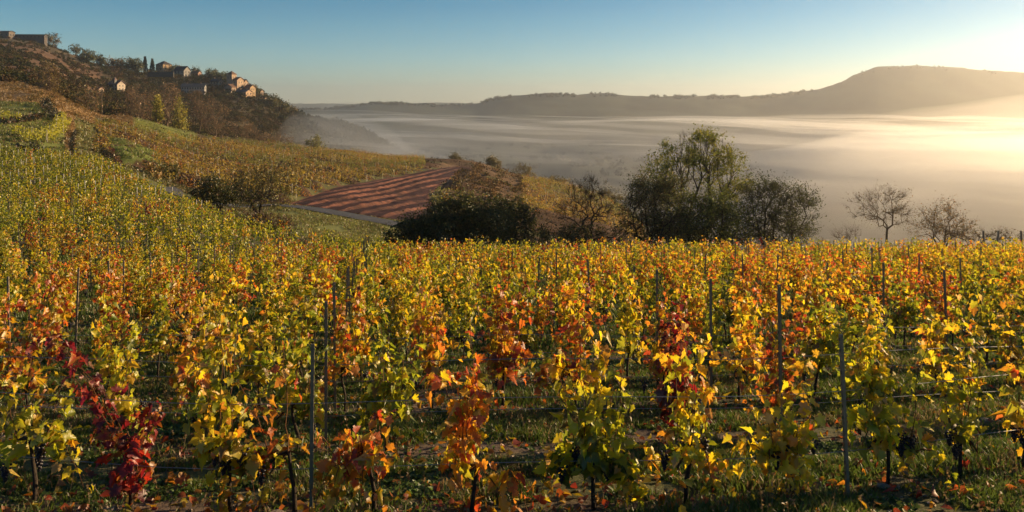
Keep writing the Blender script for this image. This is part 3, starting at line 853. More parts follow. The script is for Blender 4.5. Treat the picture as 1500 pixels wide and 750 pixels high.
# nearest row of shade givers beyond the right edge and every vine farther up the slope: one mass
for (x, y, px) in rest_pos:
    fam = pick_family(x, y, vrng)
    big = y < 40
    _, sh = vine_skeleton(vrng, 1.66 * vrng.uniform(.9, 1.12), 0.32, 5 if big else 4, 0.1)
    pos, nrm, tip, sz, fr = shoot_leaves(vrng, sh, (28 if big else 15), 0.118 if big else np.interp(y, [40, 100], [0.165, 0.21]), 0.11)
    c, e = leaf_colours(vrng, fam, len(pos))
    base = np.array([x, y, gz1(x, y)])
    put_leaves(rest, vrng, pos + base, nrm, tip, sz, c, e, 'mid' if big else 'low')
    rest_wood.tube(base + np.array([(0, 0, -.05), (vrng.normal(0, .03), 0, .6), (vrng.normal(0, .05), 0, 1.35)]), [0.024, 0.02, 0.008], 4, (0.05, 0.036, 0.026), cap=False)
rv = rest.build('vine_foliage', M_VLEAF); tag(rv, kind='stuff')
rw = rest_wood.build('vine_stems', M_VBARK); tag(rw, kind='stuff')

# --- posts
def post_mesh(h=1.76, wood=False):
    mb = MB()
    if wood:
        mb.tube([(0, 0, -.3), (0.01, 0, h * .5), (0, 0.01, h)], [0.045, 0.043, 0.040], 8, (0.16, 0.12, 0.085))
    else:
        g = (0.19, 0.15, 0.10)
        mb.box(-0.014, 0.014, -0.003, 0.003, -0.4, h, g)            # web of a folded steel profile
        mb.box(-0.014, -0.0095, 0.0035, 0.024, -0.4, h - .001, g); mb.box(0.0095, 0.014, 0.0035, 0.024, -0.4, h - .001, g)
        for z in np.arange(0.25, h, 0.12):                         # punched wire hooks
            mb.box(-0.0185, -0.0143, 0.008, 0.016, z, z + .03, (0.06, 0.06, 0.06)); mb.box(0.0143, 0.0185, 0.008, 0.016, z, z + .03, (0.06, 0.06, 0.06))
    return mb
POSTS = {0: post_mesh().build('vineyard_post', M_POST), 1: post_mesh(1.7, True).build('vineyard_post', M_POST)}
used_post = {0: False, 1: False}
def place_post(x, y, label, wood=0, lean=(0, 0), s=1.0, rz=0.2):
    if used_post[wood]:
        o = POSTS[wood].copy(); link(o)
    else:
        o = POSTS[wood]; used_post[wood] = True
    o.location = (x, y, gz1(x, y)); o.rotation_euler = (lean[0], lean[1], rz); o.scale = (1, 1, s)
    return tag(o, label, 'post', 'posts along the vine rows')
far_posts = MB(); n_posts = 0
for k in range(0, NROW):
    xc = -0.182 * row_curve(0, k) - 0.52
    jj = [xc + 5.0 * m for m in range(-16, 17)]
    cnt = 0
    for x in jj:
        if k in (0, 1, 2) :
            x = x + (-0.36 if k == 0 and x > 0 else 0)
        else:
            x = x + vrng.normal(0, 0.12)
        y = float(row_curve(x, k)); px = 750 + F * x / y
        if y > edge_d(px) - 0.5 or not (-10 < px < 1510): continue
        y -= 0.17
        z = gz1(x, y)
        lean = (vrng.normal(0, .018), vrng.normal(0, .022)); s = vrng.uniform(0.92, 1.03) * (0.82 if k == 0 else 1)
        if y < 62:
            cnt += 1; n_posts += 1
            place_post(x, y, f"grey steel vineyard post in the {row_word(k)}, {ordinal(cnt)} from the left edge", 0, lean, s)
        else:
            far_posts.prisms([(x, y, z)], [(x + lean[1], y, z + 1.7 * s)], [0.035], [0.035], 4, (0.42, 0.40, 0.35))
tag(far_posts.build('vineyard_posts', M_POST), kind='stuff')
# leaning wooden end posts on the rim at the far right
for (px, d, lean, lab) in [(1456, 52.5, (0, 0.20), 'thick wooden end post leaning to the right at the far rim'), (1441, 53.5, (0, 0.0), 'upright wooden end post left of the leaning one at the far rim'), (1496, 53.0, (0, 0.01), 'upright wooden end post at the right edge of the far rim')]:
    x, y, z = at(px, d); o = place_post(x, y, lab, 1, lean, 1.25); o.scale = (1.9, 1.9, 1.30)

# --- wires of the nearest rows
for k in range(0, 6):
    for h, word in ((0.40, 'lower'), (0.95, 'upper')):
        if k > 2 and h > 0.5: continue
        d0 = row_curve(0, k); xs = np.arange(-0.8 * d0 - 1, 0.8 * d0 + 3, 0.5)
        ys = np.array([row_curve(x, k) for x in xs]) - 0.02
        sag = 0.03 * np.cos(xs * 2 * math.pi / 5.0)
        zs = gz(xs, ys) * 0.0 + (np.convolve(np.pad(gz(xs, ys), 3, mode='edge'), np.ones(7) / 7, 'valid')) + h + sag
        mb = MB(); mb.tube(np.stack([xs, ys, zs], 1), 0.0032, 4, (0.2, 0.2, 0.2), cap=False)
        tag(mb.build('trellis_wire', M_WIRE), f"thin {word} trellis wire along the {row_word(k)} of vines", 'wire', 'trellis wires')
# ------------------------------------------------------------------ grass, weeds, stones
M_GRASS = leaf_mat('grass_blade', trans=0.45, gloss=0.03, boost=1.2, vary=0.0)
M_STONE = tint_mat('stone', scale=12, lo=0.7, hi=1.25, bump=0.01, bscale=30)
grng = np.random.default_rng(77)
def scatter(n, d0, d1, powr=1.0, margin=60):
    u = grng.random(n)
    d = (d0 ** (2 - powr) + u * (d1 ** (2 - powr) - d0 ** (2 - powr))) ** (1 / (2 - powr))
    px = grng.uniform(-margin, 1500 + margin, n)
    return (px - 750) / F * d, d
def in_strip(x, y):
    k = row_index(x, y); return np.abs(k - np.round(k))
def build_grass():
    mb = MB()
    for (n, d0, d1, hh, w, pw) in [(340000, 5.2, 14, 0.085, 0.0065, 1.35), (190000, 14, 34, 0.13, 0.015, 1.2), (40000, 30, 60, 0.18, 0.032, 1.0)]:
        x, y = scatter(n, d0, d1, pw)
        dn = fbm(x, y, 0.55, 131) * 0.6 + fbm(x, y, 1.9, 133) * 0.4
        fr = in_strip(x, y)
        keep = (dn > 0.39) & (grng.random(n) < np.clip((fr - 0.03) / 0.18, 0.18, 1))
        x, y, dn = x[keep], y[keep], dn[keep]; m = len(x)
        z = gz(x, y)
        tall = np.clip((dn - 0.39) * 4, 0, 1)
        h = hh * (0.35 + 0.9 * grng.random(m)) * (0.6 + 0.8 * tall)
        a = grng.uniform(0, 2 * math.pi, m); b = grng.uniform(0, 2 * math.pi, m)
        ln = h * grng.uniform(0.1, 0.9, m)
        p = np.stack([x, y, z - 0.01], 1)
        sd = np.stack([np.cos(a), np.sin(a), 0 * a], 1) * (w * grng.uniform(.6, 1.5, m))[:, None]
        mid = p + np.stack([np.cos(b) * ln * .35, np.sin(b) * ln * .35, h * .65], 1)
        tp = p + np.stack([np.cos(b) * ln, np.sin(b) * ln, h], 1)
        V = np.stack([p - sd, p + sd, mid + sd * .7, tp, mid - sd * .7], 1).reshape(-1, 3)
        i = np.arange(m)[:, None] * 5
        T = np.concatenate([i + [0, 1, 2], i + [0, 2, 4], i + [4, 2, 3]], 0)
        dry = grng.random(m) < 0.13 + 0.35 * (fbm(x, y, 0.9, 141) > 0.60)
        g = np.array([0.055, 0.092, 0.016]) + grng.random((m, 1)) * np.array([0.060, 0.065, 0.006])
        g = np.where(dry[:, None], np.array([0.23, 0.165, 0.075]) * grng.uniform(.5, 1.1, (m, 1)), g)
        mb.add(V, tris=T, col=np.repeat(g, 5, 0))
    tag(mb.build('grass', M_GRASS), kind='stuff')
    # broad-leaved weeds in rosettes
    wb = MB()
    for (n, d0, d1, sz) in [(17000, 5.2, 12, 0.045), (11000, 12, 26, 0.08)]:
        x, y = scatter(n, d0, d1, 1.3)
        keep = (fbm(x, y, 0.8, 151) > 0.42) & (grng.random(n) < np.clip((in_strip(x, y) - 0.03) / 0.2, 0.2, 1)); x, y = x[keep], y[keep]
        m = len(x); z = gz(x, y); per = 9
        a = grng.uniform(0, 6.28, (m, per)); el = grng.uniform(0.15, 1.1, (m, per)); s = sz * grng.uniform(.4, 1.2, (m, per)) * grng.uniform(.6, 1.3, (m, 1))
        tip = np.stack([np.cos(a) * np.cos(el), np.sin(a) * np.cos(el), np.sin(el)], -1).reshape(-1, 3)
        nrm = np.stack([-np.cos(a) * np.sin(el), -np.sin(a) * np.sin(el), np.cos(el)], -1).reshape(-1, 3)
        base = np.repeat(np.stack([x, y, z], 1), per, 0) + grng.normal(0, .018, (m * per, 3)) * [1, 1, .5]
        c = np.array([0.050, 0.095, 0.018]) * grng.uniform(.6, 1.7, (m * per, 1)) + np.array([.03, .02, 0]) * grng.random((m * per, 1))
        put_leaves(wb, grng, base, nrm, tip, s.ravel(), c, c * .9, 'low', curl=0.6)
    tag(wb.build('weeds', M_GRASS), kind='stuff')
    # dry seed stalks
    db = MB()
    x, y = scatter(900, 5.2, 16, 1.3); z = gz(x, y); m = len(x)
    h = grng.uniform(.12, .34, m)
    tp = np.stack([x + grng.normal(0, .05, m), y + grng.normal(0, .05, m), z + h], 1)
    db.prisms(np.stack([x, y, z], 1), tp, np.full(m, .003), np.full(m, .0015), 3, (0.17, 0.115, 0.06))
    for q in range(7):
        f = grng.uniform(.45, 1.0, m)[:, None]
        pp = np.stack([x, y, z], 1) * (1 - f) + tp * f
        put_leaves(db, grng, pp, grng.normal(0, 1, (m, 3)), grng.normal(0, 1, (m, 3)) + [0, 0, .7], grng.uniform(.015, .035, m), np.tile([[0.20, 0.13, 0.05]], (m, 1)), np.tile([[0.15, 0.10, 0.05]], (m, 1)), 'low')
    tag(db.build('dry_stalks', M_GRASS), kind='stuff')
def build_stones():
    mb = MB()
    ico = [(0, 0, 1), (.894, 0, .447), (.276, .851, .447), (-.724, .526, .447), (-.724, -.526, .447), (.276, -.851, .447), (.724, .526, -.447), (-.276, .851, -.447), (-.894, 0, -.447), (-.276, -.851, -.447), (.724, -.526, -.447), (0, 0, -1)]
    T = [(0, 1, 2), (0, 2, 3), (0, 3, 4), (0, 4, 5), (0, 5, 1), (1, 6, 2), (2, 7, 3), (3, 8, 4), (4, 9, 5), (5, 10, 1), (2, 6, 7), (3, 7, 8), (4, 8, 9), (5, 9, 10), (1, 10, 6), (6, 11, 7), (7, 11, 8), (8, 11, 9), (9, 11, 10), (10, 11, 6)]
    ico = np.array(ico); T = np.array(T)
    x, y = scatter(11000, 5.0, 22, 1.3)
    fr = in_strip(x, y); px = 750 + F * x / y
    corner = ((px > 1180) & (y < 7.4)) | ((px < 230) & (y < 6.6))
    keep = (fr < 0.17) & (fbm(x, y, 1.1, 161) > 0.45) | (grng.random(len(x)) < 0.05) | (corner & (grng.random(len(x)) < .6))
    x, y = x[keep], y[keep]; m = len(x)
    s = 0.011 * np.exp(grng.normal(0.0, 0.62, m)); s = np.minimum(s, 0.075)
    V = ico[None] * grng.uniform(.6, 1.25, (m, 12, 1)) * np.stack([s * grng.uniform(.8, 1.7, m), s * grng.uniform(.8, 1.5, m), s * .75], 1)[:, None, :]
    a = grng.uniform(0, 6.28, m); ca, sa = np.cos(a)[:, None], np.sin(a)[:, None]
    V = np.stack([V[..., 0] * ca - V[..., 1] * sa, V[..., 0] * sa + V[..., 1] * ca, V[..., 2]], -1) + np.stack([x, y, gz(x, y) + s * .25], 1)[:, None, :]
    c = np.array([0.22, 0.175, 0.14]) * grng.uniform(.5, 1.4, (m, 1))
    mb.add(V.reshape(-1, 3), tris=(np.arange(m)[:, None, None] * 12 + T[None]).reshape(-1, 3), col=np.repeat(c, 12, 0))
    tag(mb.build('gravel', M_STONE), kind='stuff')
    # fallen leaves
    x, y = scatter(6500, 5.2, 20, 1.3); fr = in_strip(x, y); keep = (fr < 0.40) | (grng.random(len(x)) < .3); x, y = x[keep], y[keep]; m = len(x)
    fl = MB(); c, e = leaf_colours(grng, 'red', m); c2, e2 = leaf_colours(grng, 'crimson', m)
    p = np.stack([x, y, gz(x, y) + grng.uniform(.01, .05, m)], 1)
    put_leaves(fl, grng, p, grng.normal(0, .35, (m, 3)) + [0, 0, 1], grng.normal(0, 1, (m, 3)) * [1, 1, .25], grng.uniform(.05, .10, m), c * .6, e * .6, 'mid')
    tag(fl.build('fallen_leaves', M_VLEAF), kind='stuff')
def slope_grass():
    """tufts on the verge, the meadow strips and the scrubby slope at the left"""
    rng = np.random.default_rng(88); mb = MB()
    for (n, p0, p1, d0, d1, h, w) in [(60000, 380, 640, 56, 112, .22, .06), (70000, -40, 300, 100, 262, .42, .12), (14000, 290, 400, 60, 108, .25, .08), (16000, 960, 1520, 54, 90, .30, .05)]:
        px = rng.uniform(p0, p1, n); d = np.exp(rng.uniform(math.log(d0), math.log(d1), n)); x = (px - 750) / F * d
        ok = (d > edge_d(px) + 0.5) & ~in_poly(px, d, POLY_PLOUGH) & (fbm(x, d, 3.0, 261) > .40)
        q = path_points(ROAD, 2.0)
        near = d < 112
        if near.any():
            dm = np.full(n, 99.0); ii = np.where(near & ok)[0]
            for c in np.array_split(ii, max(1, len(ii) // 4000)):
                dm[c] = np.min(np.hypot(x[c, None] - q[None, :, 0], d[c, None] - q[None, :, 1]), axis=1)
            ok &= dm > 2.6
        x, d, px = x[ok], d[ok], px[ok]; m = len(x)
        c = ground_colour(x, d) * rng.uniform(.75, 1.6, (m, 1)); dry = rng.random(m) < .2; c[dry] = np.array([.20, .13, .055]) * rng.uniform(.6, 1.2, (dry.sum(), 1))
        p = np.stack([x, d, gz(x, d) - .03], 1)
        up_ = np.stack([rng.normal(0, .45, m), rng.normal(0, .45, m), np.ones(m)], 1)
        hh = h * rng.uniform(.35, 1.1, m)
        a = rng.uniform(0, 6.28, m); sd = np.stack([np.cos(a), np.sin(a), 0 * a], 1) * (w * rng.uniform(.5, 1.3, m))[:, None]
        tp = p + up_ * hh[:, None]
        V = np.stack([p - sd * .5, p + sd * .5, tp + sd * .7, tp - sd * .7 - up_ * (hh * .3)[:, None]], 1).reshape(-1, 3)
        mb.add(V, quads=np.arange(m)[:, None] * 4 + np.array([[0, 1, 2, 3]]), col=np.repeat(c, 4, 0))
    tag(mb.build('slope_grass', M_GRASS), kind='stuff')
build_grass(); build_stones(); slope_grass()
# ------------------------------------------------------------------ trees and bushes
M_TLEAF = leaf_mat('tree_leaf', trans=0.40, gloss=0.03, boost=1.25, vary=0.10)
M_SCRUB = leaf_mat('scrub_leaf', trans=0.15, gloss=0.0, boost=1.0, vary=0.0)
M_BARK = tint_mat('bark', scale=5, lo=0.6, hi=1.3, bump=0.02, bscale=18)

def sample_crown(rng, ells, n, shell=0.55):
    vol = np.array([e[3] * e[4] * e[5] for e in ells]) ** 0.8; p = vol / vol.sum()
    i = rng.choice(len(ells), n, p=p); E = np.array(ells)[i]
    v = rng.normal(0, 1, (n, 3)); v /= np.linalg.norm(v, axis=1, keepdims=True)
    r = rng.random(n) ** (1 / 3) ; r = shell * (1 - (1 - r) * 0.6) + (1 - shell) * r
    r = r * rng.uniform(0.86, 1.10, n)
    return E[:, :3] + v * r[:, None] * E[:, 3:6]

def grow(rng, base, forks, tips, step, bend=0.35, cost=0.12):
    """greedy branching: every tip is joined to the cheapest point of the tree grown so far"""
    P = [np.array(base, float)]; par = [-1]; L = [0.0]
    for f in forks:
        f = np.array(f, float); d = np.linalg.norm(f - P[-1]); k = max(2, int(d / step)); st = P[-1]; sl = L[-1]
        for j in range(1, k + 1):
            P.append(st + (f - st) * j / k + rng.normal(0, 0.03 * step, 3)); par.append(len(P) - 2); L.append(sl + d * j / k)
    n0 = len(P)
    root = P[-1]
    order = np.argsort(np.linalg.norm(tips - root, axis=1))
    cap = len(P) + 4000
    arr = np.zeros((cap, 3)); arr[:len(P)] = P; la = np.zeros(cap); la[:len(P)] = L
    low = max(0, n0 - 3)
    tipidx = []
    for t in tips[order]:
        n = len(P)
        dv = t - arr[low:n]; dist = np.linalg.norm(dv, axis=1)
        c = dist + cost * la[low:n] + 0.25 * np.maximum(0, -dv[:, 2])
        b = int(np.argmin(c)) + low; d = dist[b - low]
        k = max(1, int(d / step))
        p0 = arr[b].copy()
        pd = arr[b] - arr[par[b]] if par[b] >= 0 else np.array([0, 0, 1.0])
        pd = pd / (np.linalg.norm(pd) + 1e-9)
        ctrl = p0 + (t - p0) * 0.45 + (pd * 0.6 + np.array([0, 0, 0.5])) * bend * d * 0.6
        prev = b
        for j in range(1, k + 1):
            s = j / k
            q = (1 - s) ** 2 * p0 + 2 * s * (1 - s) * ctrl + s * s * t + (rng.normal(0, 0.07 * step, 3) if j < k else 0)
            if len(P) >= cap - 1: break
            P.append(q); par.append(prev); arr[len(P) - 1] = q; la[len(P) - 1] = la[prev] + d / k; prev = len(P) - 1
        tipidx.append(prev)
    P = arr[:len(P)]; par = np.array(par)
    cnt = np.zeros(len(P)); cnt[tipidx] = 1
    for i in range(len(P) - 1, 0, -1): cnt[par[i]] += cnt[i]
    return P, par, np.maximum(cnt, 1), np.array(tipidx), n0

def tree(name, label, px, d, ells_px, ntips=160, leaves=14, leaf=0.12, lcol=((0.05, 0.075, 0.014),), lw=None, bark=(0.06, 0.045, 0.035),
         trunk_r=0.14, fork=0.3, seed=1, twigs=3, twig_len=0.5, step=0.5, lean=0.0, clump=0.45, group=None, cat='tree', depth=1.0, shell=0.55, stems=1, cost=0.30, leaf_kind='low', tip_r=0.010, gap=0.0, bend=0.35, hang=0.0, base_dx=0.0):
    rng = np.random.default_rng(seed)
    x, y, z = at(px, d)
    E = []
    for (cx, cyy, rx, ry) in ells_px:
        r = rx * d / F
        E.append((( cx - 750) / F * d - x, rng.normal(0, 0.15 * r), up(cyy, d) - z, r, r * depth, ry * d / F))
    E = np.array(E)
    root = thing(name, label, cat, (x, y, z), group)
    allt = sample_crown(rng, E, ntips, shell)
    allt[:, 2] = np.maximum(allt[:, 2], 0.15)
    top = (E[:, 2] + E[:, 5]).max(); cxm = np.average(E[:, 0], weights=E[:, 3])
    mw = MB(); TIPS, DIRS = [], []
    parts = np.array_split(allt[np.argsort(allt[:, 0] + rng.normal(0, .35 * E[:, 3].mean(), ntips))], stems)
    for si, tips in enumerate(parts):
        off = (si - (stems - 1) / 2) * 0.35 * trunk_r * 4
        fk = np.array([off + lean + cxm * fork * 0.5 + (tips[:, 0].mean() - cxm) * fork * 0.6, rng.normal(0, .1), top * fork])
        P, par, cnt, ti, n0 = grow(rng, (off, rng.normal(0, .05) * stems, -0.3), [fk * 0.5 + [rng.normal(0, .05), 0, 0], fk], tips, step, bend, cost)
        rad = tip_r * cnt ** 0.47; rad *= max(1.0, trunk_r / rad[0]) ** (np.log(cnt + 1) / math.log(cnt[0] + 1))
        idx = np.arange(1, len(P))
        big = rad[idx] > 0.05
        for sel, sides in ((big, 7), (~big, 4)):
            ii = idx[sel]
            if len(ii): mw.prisms(P[par[ii]], P[ii], np.minimum(rad[par[ii]], rad[ii] * 1.35), rad[ii], sides, bark)
        # twigs off the outer nodes
        src = np.repeat(np.concatenate([ti, rng.choice(idx[~big], min(len(ti), (~big).sum()))]) if (~big).sum() else ti, twigs)
        dirs = P[src] - np.average(P[idx], axis=0) ; dirs /= np.linalg.norm(dirs, axis=1, keepdims=True) + 1e-6
        dirs = dirs + rng.normal(0, 0.7, dirs.shape) + [0, 0, 0.25 - hang]; dirs /= np.linalg.norm(dirs, axis=1, keepdims=True)
        ln = twig_len * rng.uniform(.4, 1.2, len(src))
        m1 = P[src] + dirs * (ln * .5)[:, None]; e1 = m1 + (dirs + rng.normal(0, .35, dirs.shape) + [0, 0, .15 - hang]) * (ln * .5)[:, None]
        mw.prisms(P[src], m1, np.full(len(src), tip_r * .75), np.full(len(src), tip_r * .55), 3, bark)
        mw.prisms(m1, e1, np.full(len(src), tip_r * .55), np.full(len(src), tip_r * .25), 3, bark)
        TIPS.append(np.concatenate([m1, e1])); DIRS.append(np.concatenate([dirs, dirs]))
    mw.build('trunk', M_BARK, root)
    if leaves > 0:
        T = np.concatenate(TIPS)
        if gap > 0:
            keep = fbm(T[:, 0] + 50 + seed, T[:, 2] + 30, E[:, 3].mean() * 0.5, 171) > gap; T = T[keep] if keep.sum() > 10 else T
        n = int(ntips * leaves)
        p = T[rng.integers(0, len(T), n)] + rng.normal(0, clump, (n, 3)) * rng.random((n, 1))
        lc = np.array(lcol); ci = rng.choice(len(lc), n, p=lw)
        c = lc[ci] * rng.uniform(.65, 1.35, (n, 1)) * (0.8 + 0.4 * fbm(p[:, 0] + 40, p[:, 2] + 40, 0.9, 181)[:, None])
        ml = MB(); put_leaves(ml, rng, p, rng.normal(0, 1, (n, 3)) + [0, 0, .5], rng.normal(0, 1, (n, 3)) + [0, 0, -.3], leaf * rng.uniform(.6, 1.3, n), c, c, leaf_kind)
        ml.build('crown', M_TLEAF, root)
    return root

DG = [(0.038, 0.050, 0.014), (0.062, 0.072, 0.016), (0.095, 0.095, 0.020), (0.12, 0.090, 0.024)]
OL = [(0.075, 0.080, 0.018), (0.11, 0.105, 0.020), (0.16, 0.13, 0.022), (0.12, 0.075, 0.022)]
ASH = [(0.085, 0.105, 0.018), (0.13, 0.145, 0.022), (0.19, 0.18, 0.025)]
BR = [(0.11, 0.062, 0.028), (0.15, 0.085, 0.032), (0.085, 0.055, 0.028)]
HG = 'trees and bushes in the hedgerow beyond the vineyard'
# hedgerow along the far rim
def hedge_tree(name, label, px, d, ells, n, leaves, leaf, cols, seed, bark=(0.045, 0.035, 0.028), **kw):
    a = dict(ntips=n, leaves=leaves, leaf=leaf, lcol=cols, bark=bark, trunk_r=.12, fork=.10, seed=seed, twigs=4, twig_len=.6, step=.45, clump=.4, group=HG, depth=.8, shell=.25, stems=4, tip_r=.009, bend=.3, cost=.35)
    a.update(kw)
    return tree(name, label, px, d, ells, **a)
hedge_tree('bush', 'large dark hawthorn bush humped in the middle of the hedgerow', 672, 66, [(668, 332, 56, 36), (640, 336, 40, 26), (692, 316, 46, 30), (716, 337, 44, 30), (672, 298, 24, 17), (650, 312, 34, 24)], 420, 44, 0.15, DG, 11, cat='bush', stems=5)
hedge_tree('bush', 'dark rounded bush on the right flank of the large hawthorn', 752, 69, [(748, 332, 46, 38), (778, 344, 26, 26), (728, 326, 30, 24), (745, 318, 34, 18)], 280, 40, 0.15, DG, 12, cat='bush')
hedge_tree('bush', 'low olive bush at the left foot of the large hawthorn', 598, 65, [(602, 342, 26, 16), (580, 346, 16, 9), (626, 342, 22, 18)], 150, 46, 0.13, OL[:2] + DG, 13, cat='bush')
hedge_tree('sapling', 'thin leafless sapling rising above the large hawthorn', 684, 70, [(682, 268, 18, 22), (712, 272, 14, 10), (690, 285, 22, 14)], 60, 3, 0.12, BR, 14, (0.085, 0.062, 0.045), fork=.4, twigs=5, twig_len=.8, trunk_r=.05, stems=2, shell=.4)
hedge_tree('bare_tree', 'bare twisted thorn tree between the hawthorn and the tall ash', 863, 70, [(856, 298, 38, 28), (842, 312, 28, 24), (882, 306, 28, 26), (868, 276, 22, 16)], 200, 4, 0.11, [(0.10, 0.085, 0.03), (0.15, 0.10, 0.035)], 15, (0.075, 0.052, 0.036), fork=.22, twigs=6, twig_len=.8, stems=2, cost=.2, shell=.35)
hedge_tree('bush', 'low brown green scrub bush under the bare thorn tree', 838, 67, [(820, 348, 30, 12), (850, 347, 34, 14), (893, 349, 24, 12)], 150, 26, 0.12, OL, 16, (0.06, 0.045, 0.03), cat='bush', stems=5)
hedge_tree('thorn_tree', 'dark spiky half-bare thorn tree left of the tall ash', 956, 66, [(948, 298, 34, 34), (936, 322, 32, 34), (975, 310, 32, 40), (928, 275, 12, 12), (985, 276, 20, 20), (955, 276, 24, 18), (960, 335, 40, 26)], 420, 26, 0.12, DG, 17, (0.038, 0.029, 0.024), twigs=6, twig_len=.95, fork=.12, stems=4)
hedge_tree('ash_tree', 'tall round-topped green ash tree standing above the hedgerow', 1020, 73, [(1008, 222, 34, 22), (1045, 224, 36, 24), (978, 248, 30, 27), (1074, 254, 28, 30), (1026, 206, 34, 14), (978, 274, 22, 16), (1078, 276, 20, 16), (1025, 245, 44, 22)], 440, 17, 0.17, [(0.15, 0.17, 0.026), (0.22, 0.22, 0.03), (0.30, 0.26, 0.035)], 18, (0.07, 0.055, 0.042), trunk_r=.2, fork=.22, twigs=4, twig_len=.75, step=.6, shell=.45, stems=4, cost=.75, bend=.15, gap=.40, clump=.32)
hedge_tree('bush', 'broad sunlit green bush below the tall ash', 1030, 67, [(1030, 324, 54, 32), (998, 335, 34, 24), (1068, 330, 38, 32), (1048, 300, 32, 22), (1015, 305, 26, 20)], 360, 36, 0.14, [(0.07, 0.085, 0.016), (0.11, 0.13, 0.02), (0.17, 0.17, 0.026)], 19, cat='bush', stems=5)
hedge_tree('thorn_tree', 'wide spreading thorn tree with a mistletoe ball at the right of the ash', 1132, 69, [(1130, 306, 40, 34), (1113, 276, 24, 20), (1162, 308, 34, 32), (1100, 315, 28, 32), (1180, 294, 20, 18), (1140, 334, 52, 26), (1140, 282, 24, 16)], 420, 24, 0.12, OL[:2] + DG[:3], 20, (0.048, 0.038, 0.029), twigs=6, twig_len=.95, hang=.15, stems=4, fork=.12)
def mistletoe():
    x, y, _ = at(1133, 69); z = up(272, 69)
    rng = np.random.default_rng(5); mb = MB(); n = 900
    v = rng.normal(0, 1, (n, 3)); v /= np.linalg.norm(v, axis=1, keepdims=True); r = 0.40 * rng.random((n, 1)) ** .45
    put_leaves(mb, rng, np.array([x, y - .3, z]) + v * r, rng.normal(0, 1, (n, 3)), v + rng.normal(0, .5, (n, 3)), rng.uniform(.05, .10, n), np.tile([[0.05, 0.052, 0.018]], (n, 1)), np.tile([[0.06, 0.055, 0.018]], (n, 1)), 'low')
    tag(mb.build('mistletoe', M_TLEAF), 'round dark mistletoe ball hanging in the crown of the spreading thorn tree', 'mistletoe')
mistletoe()
hedge_tree('bare_tree', 'bare round fruit tree standing alone against the golden mist', 1299, 66, [(1290, 300, 34, 22), (1268, 306, 22, 16), (1320, 304, 24, 22), (1298, 288, 26, 12), (1300, 318, 30, 16)], 170, 4, 0.09, [(0.20, 0.13, 0.04)], 21, (0.13, 0.095, 0.062), trunk_r=.10, fork=.22, twigs=6, twig_len=.75, stems=1, cost=.22, bend=.4, shell=.3, tip_r=.007)
hedge_tree('shrub_tree', 'small brown shrubby tree with a few orange leaves near the right rim', 1378, 67, [(1376, 322, 34, 22), (1390, 308, 20, 14), (1398, 335, 28, 16), (1358, 334, 26, 16)], 165, 11, 0.10, [(0.26, 0.14, 0.03), (0.16, 0.10, 0.03), (0.12, 0.09, 0.03)], 22, (0.12, 0.085, 0.055), twigs=6, twig_len=.7, fork=.14, tip_r=.0065, trunk_r=.07)
tree('bush', 'tuft of thin bare stems between the mistletoe tree and the lone fruit tree', 1250, 68, [(1246, 344, 16, 7), (1232, 347, 12, 5)], 26, 1, 0.09, BR, None, (0.10, 0.07, 0.045), .02, .2, 23, 4, .9, .5, 0, .3, HG, 'bush', .7, .5, 6)
tree('bush', 'low tangle of dry scrub right of the small shrubby tree', 1430, 64, [(1425, 345, 30, 8), (1470, 346, 30, 7)], 90, 6, 0.09, BR + OL, None, (0.09, 0.06, 0.04), .02, .2, 24, 4, .5, .4, 0, .3, HG, 'bush', .7, .5, 6)
# left: bushes above the road bend
tree('bush', 'dark green bush at the road bend left of the yellowing tree', 322, 84, [(318, 283, 32, 16), (310, 272, 18, 13), (340, 290, 22, 12), (296, 288, 18, 10)], 190, 26, 0.17, DG, None, (0.05, 0.04, 0.03), .1, .12, 31, 3, .5, .5, 0, .45, 'bushes at the road bend', 'bush', .8, .35, 3)
tree('autumn_tree', 'open yellowing tree with dark branches beside the road', 378, 80, [(372, 272, 34, 24), (398, 262, 26, 20), (352, 264, 18, 14), (410, 284, 20, 18), (385, 290, 36, 14)], 230, 11, 0.17, OL, None, (0.050, 0.038, 0.030), .15, .12, 32, 4, .75, .55, 0, .4, 'bushes at the road bend', 'tree', .8, .45, 2, gap=.3)
tree('bush', 'reddish brown low scrub along the edge of the grass bank', 398, 66, [(375, 322, 28, 9), (410, 326, 26, 8), (345, 314, 20, 8)], 110, 16, 0.13, [(0.10, 0.05, 0.025), (0.07, 0.055, 0.022)], None, (0.08, 0.05, 0.035), .03, .15, 33, 3, .4, .4, 0, .35, 'bushes at the road bend', 'bush', .7, .4, 4)
tree('young_tree', 'small round olive tree beside the grass track on the slope', 246, 112, [(244, 250, 14, 10), (238, 256, 10, 8), (250, 258, 10, 9)], 70, 18, 0.24, OL, None, (0.05, 0.04, 0.03), .09, .25, 34, 3, .5, .6, 0, .5, 'bushes at the road bend', 'tree', .9, .4, 1)
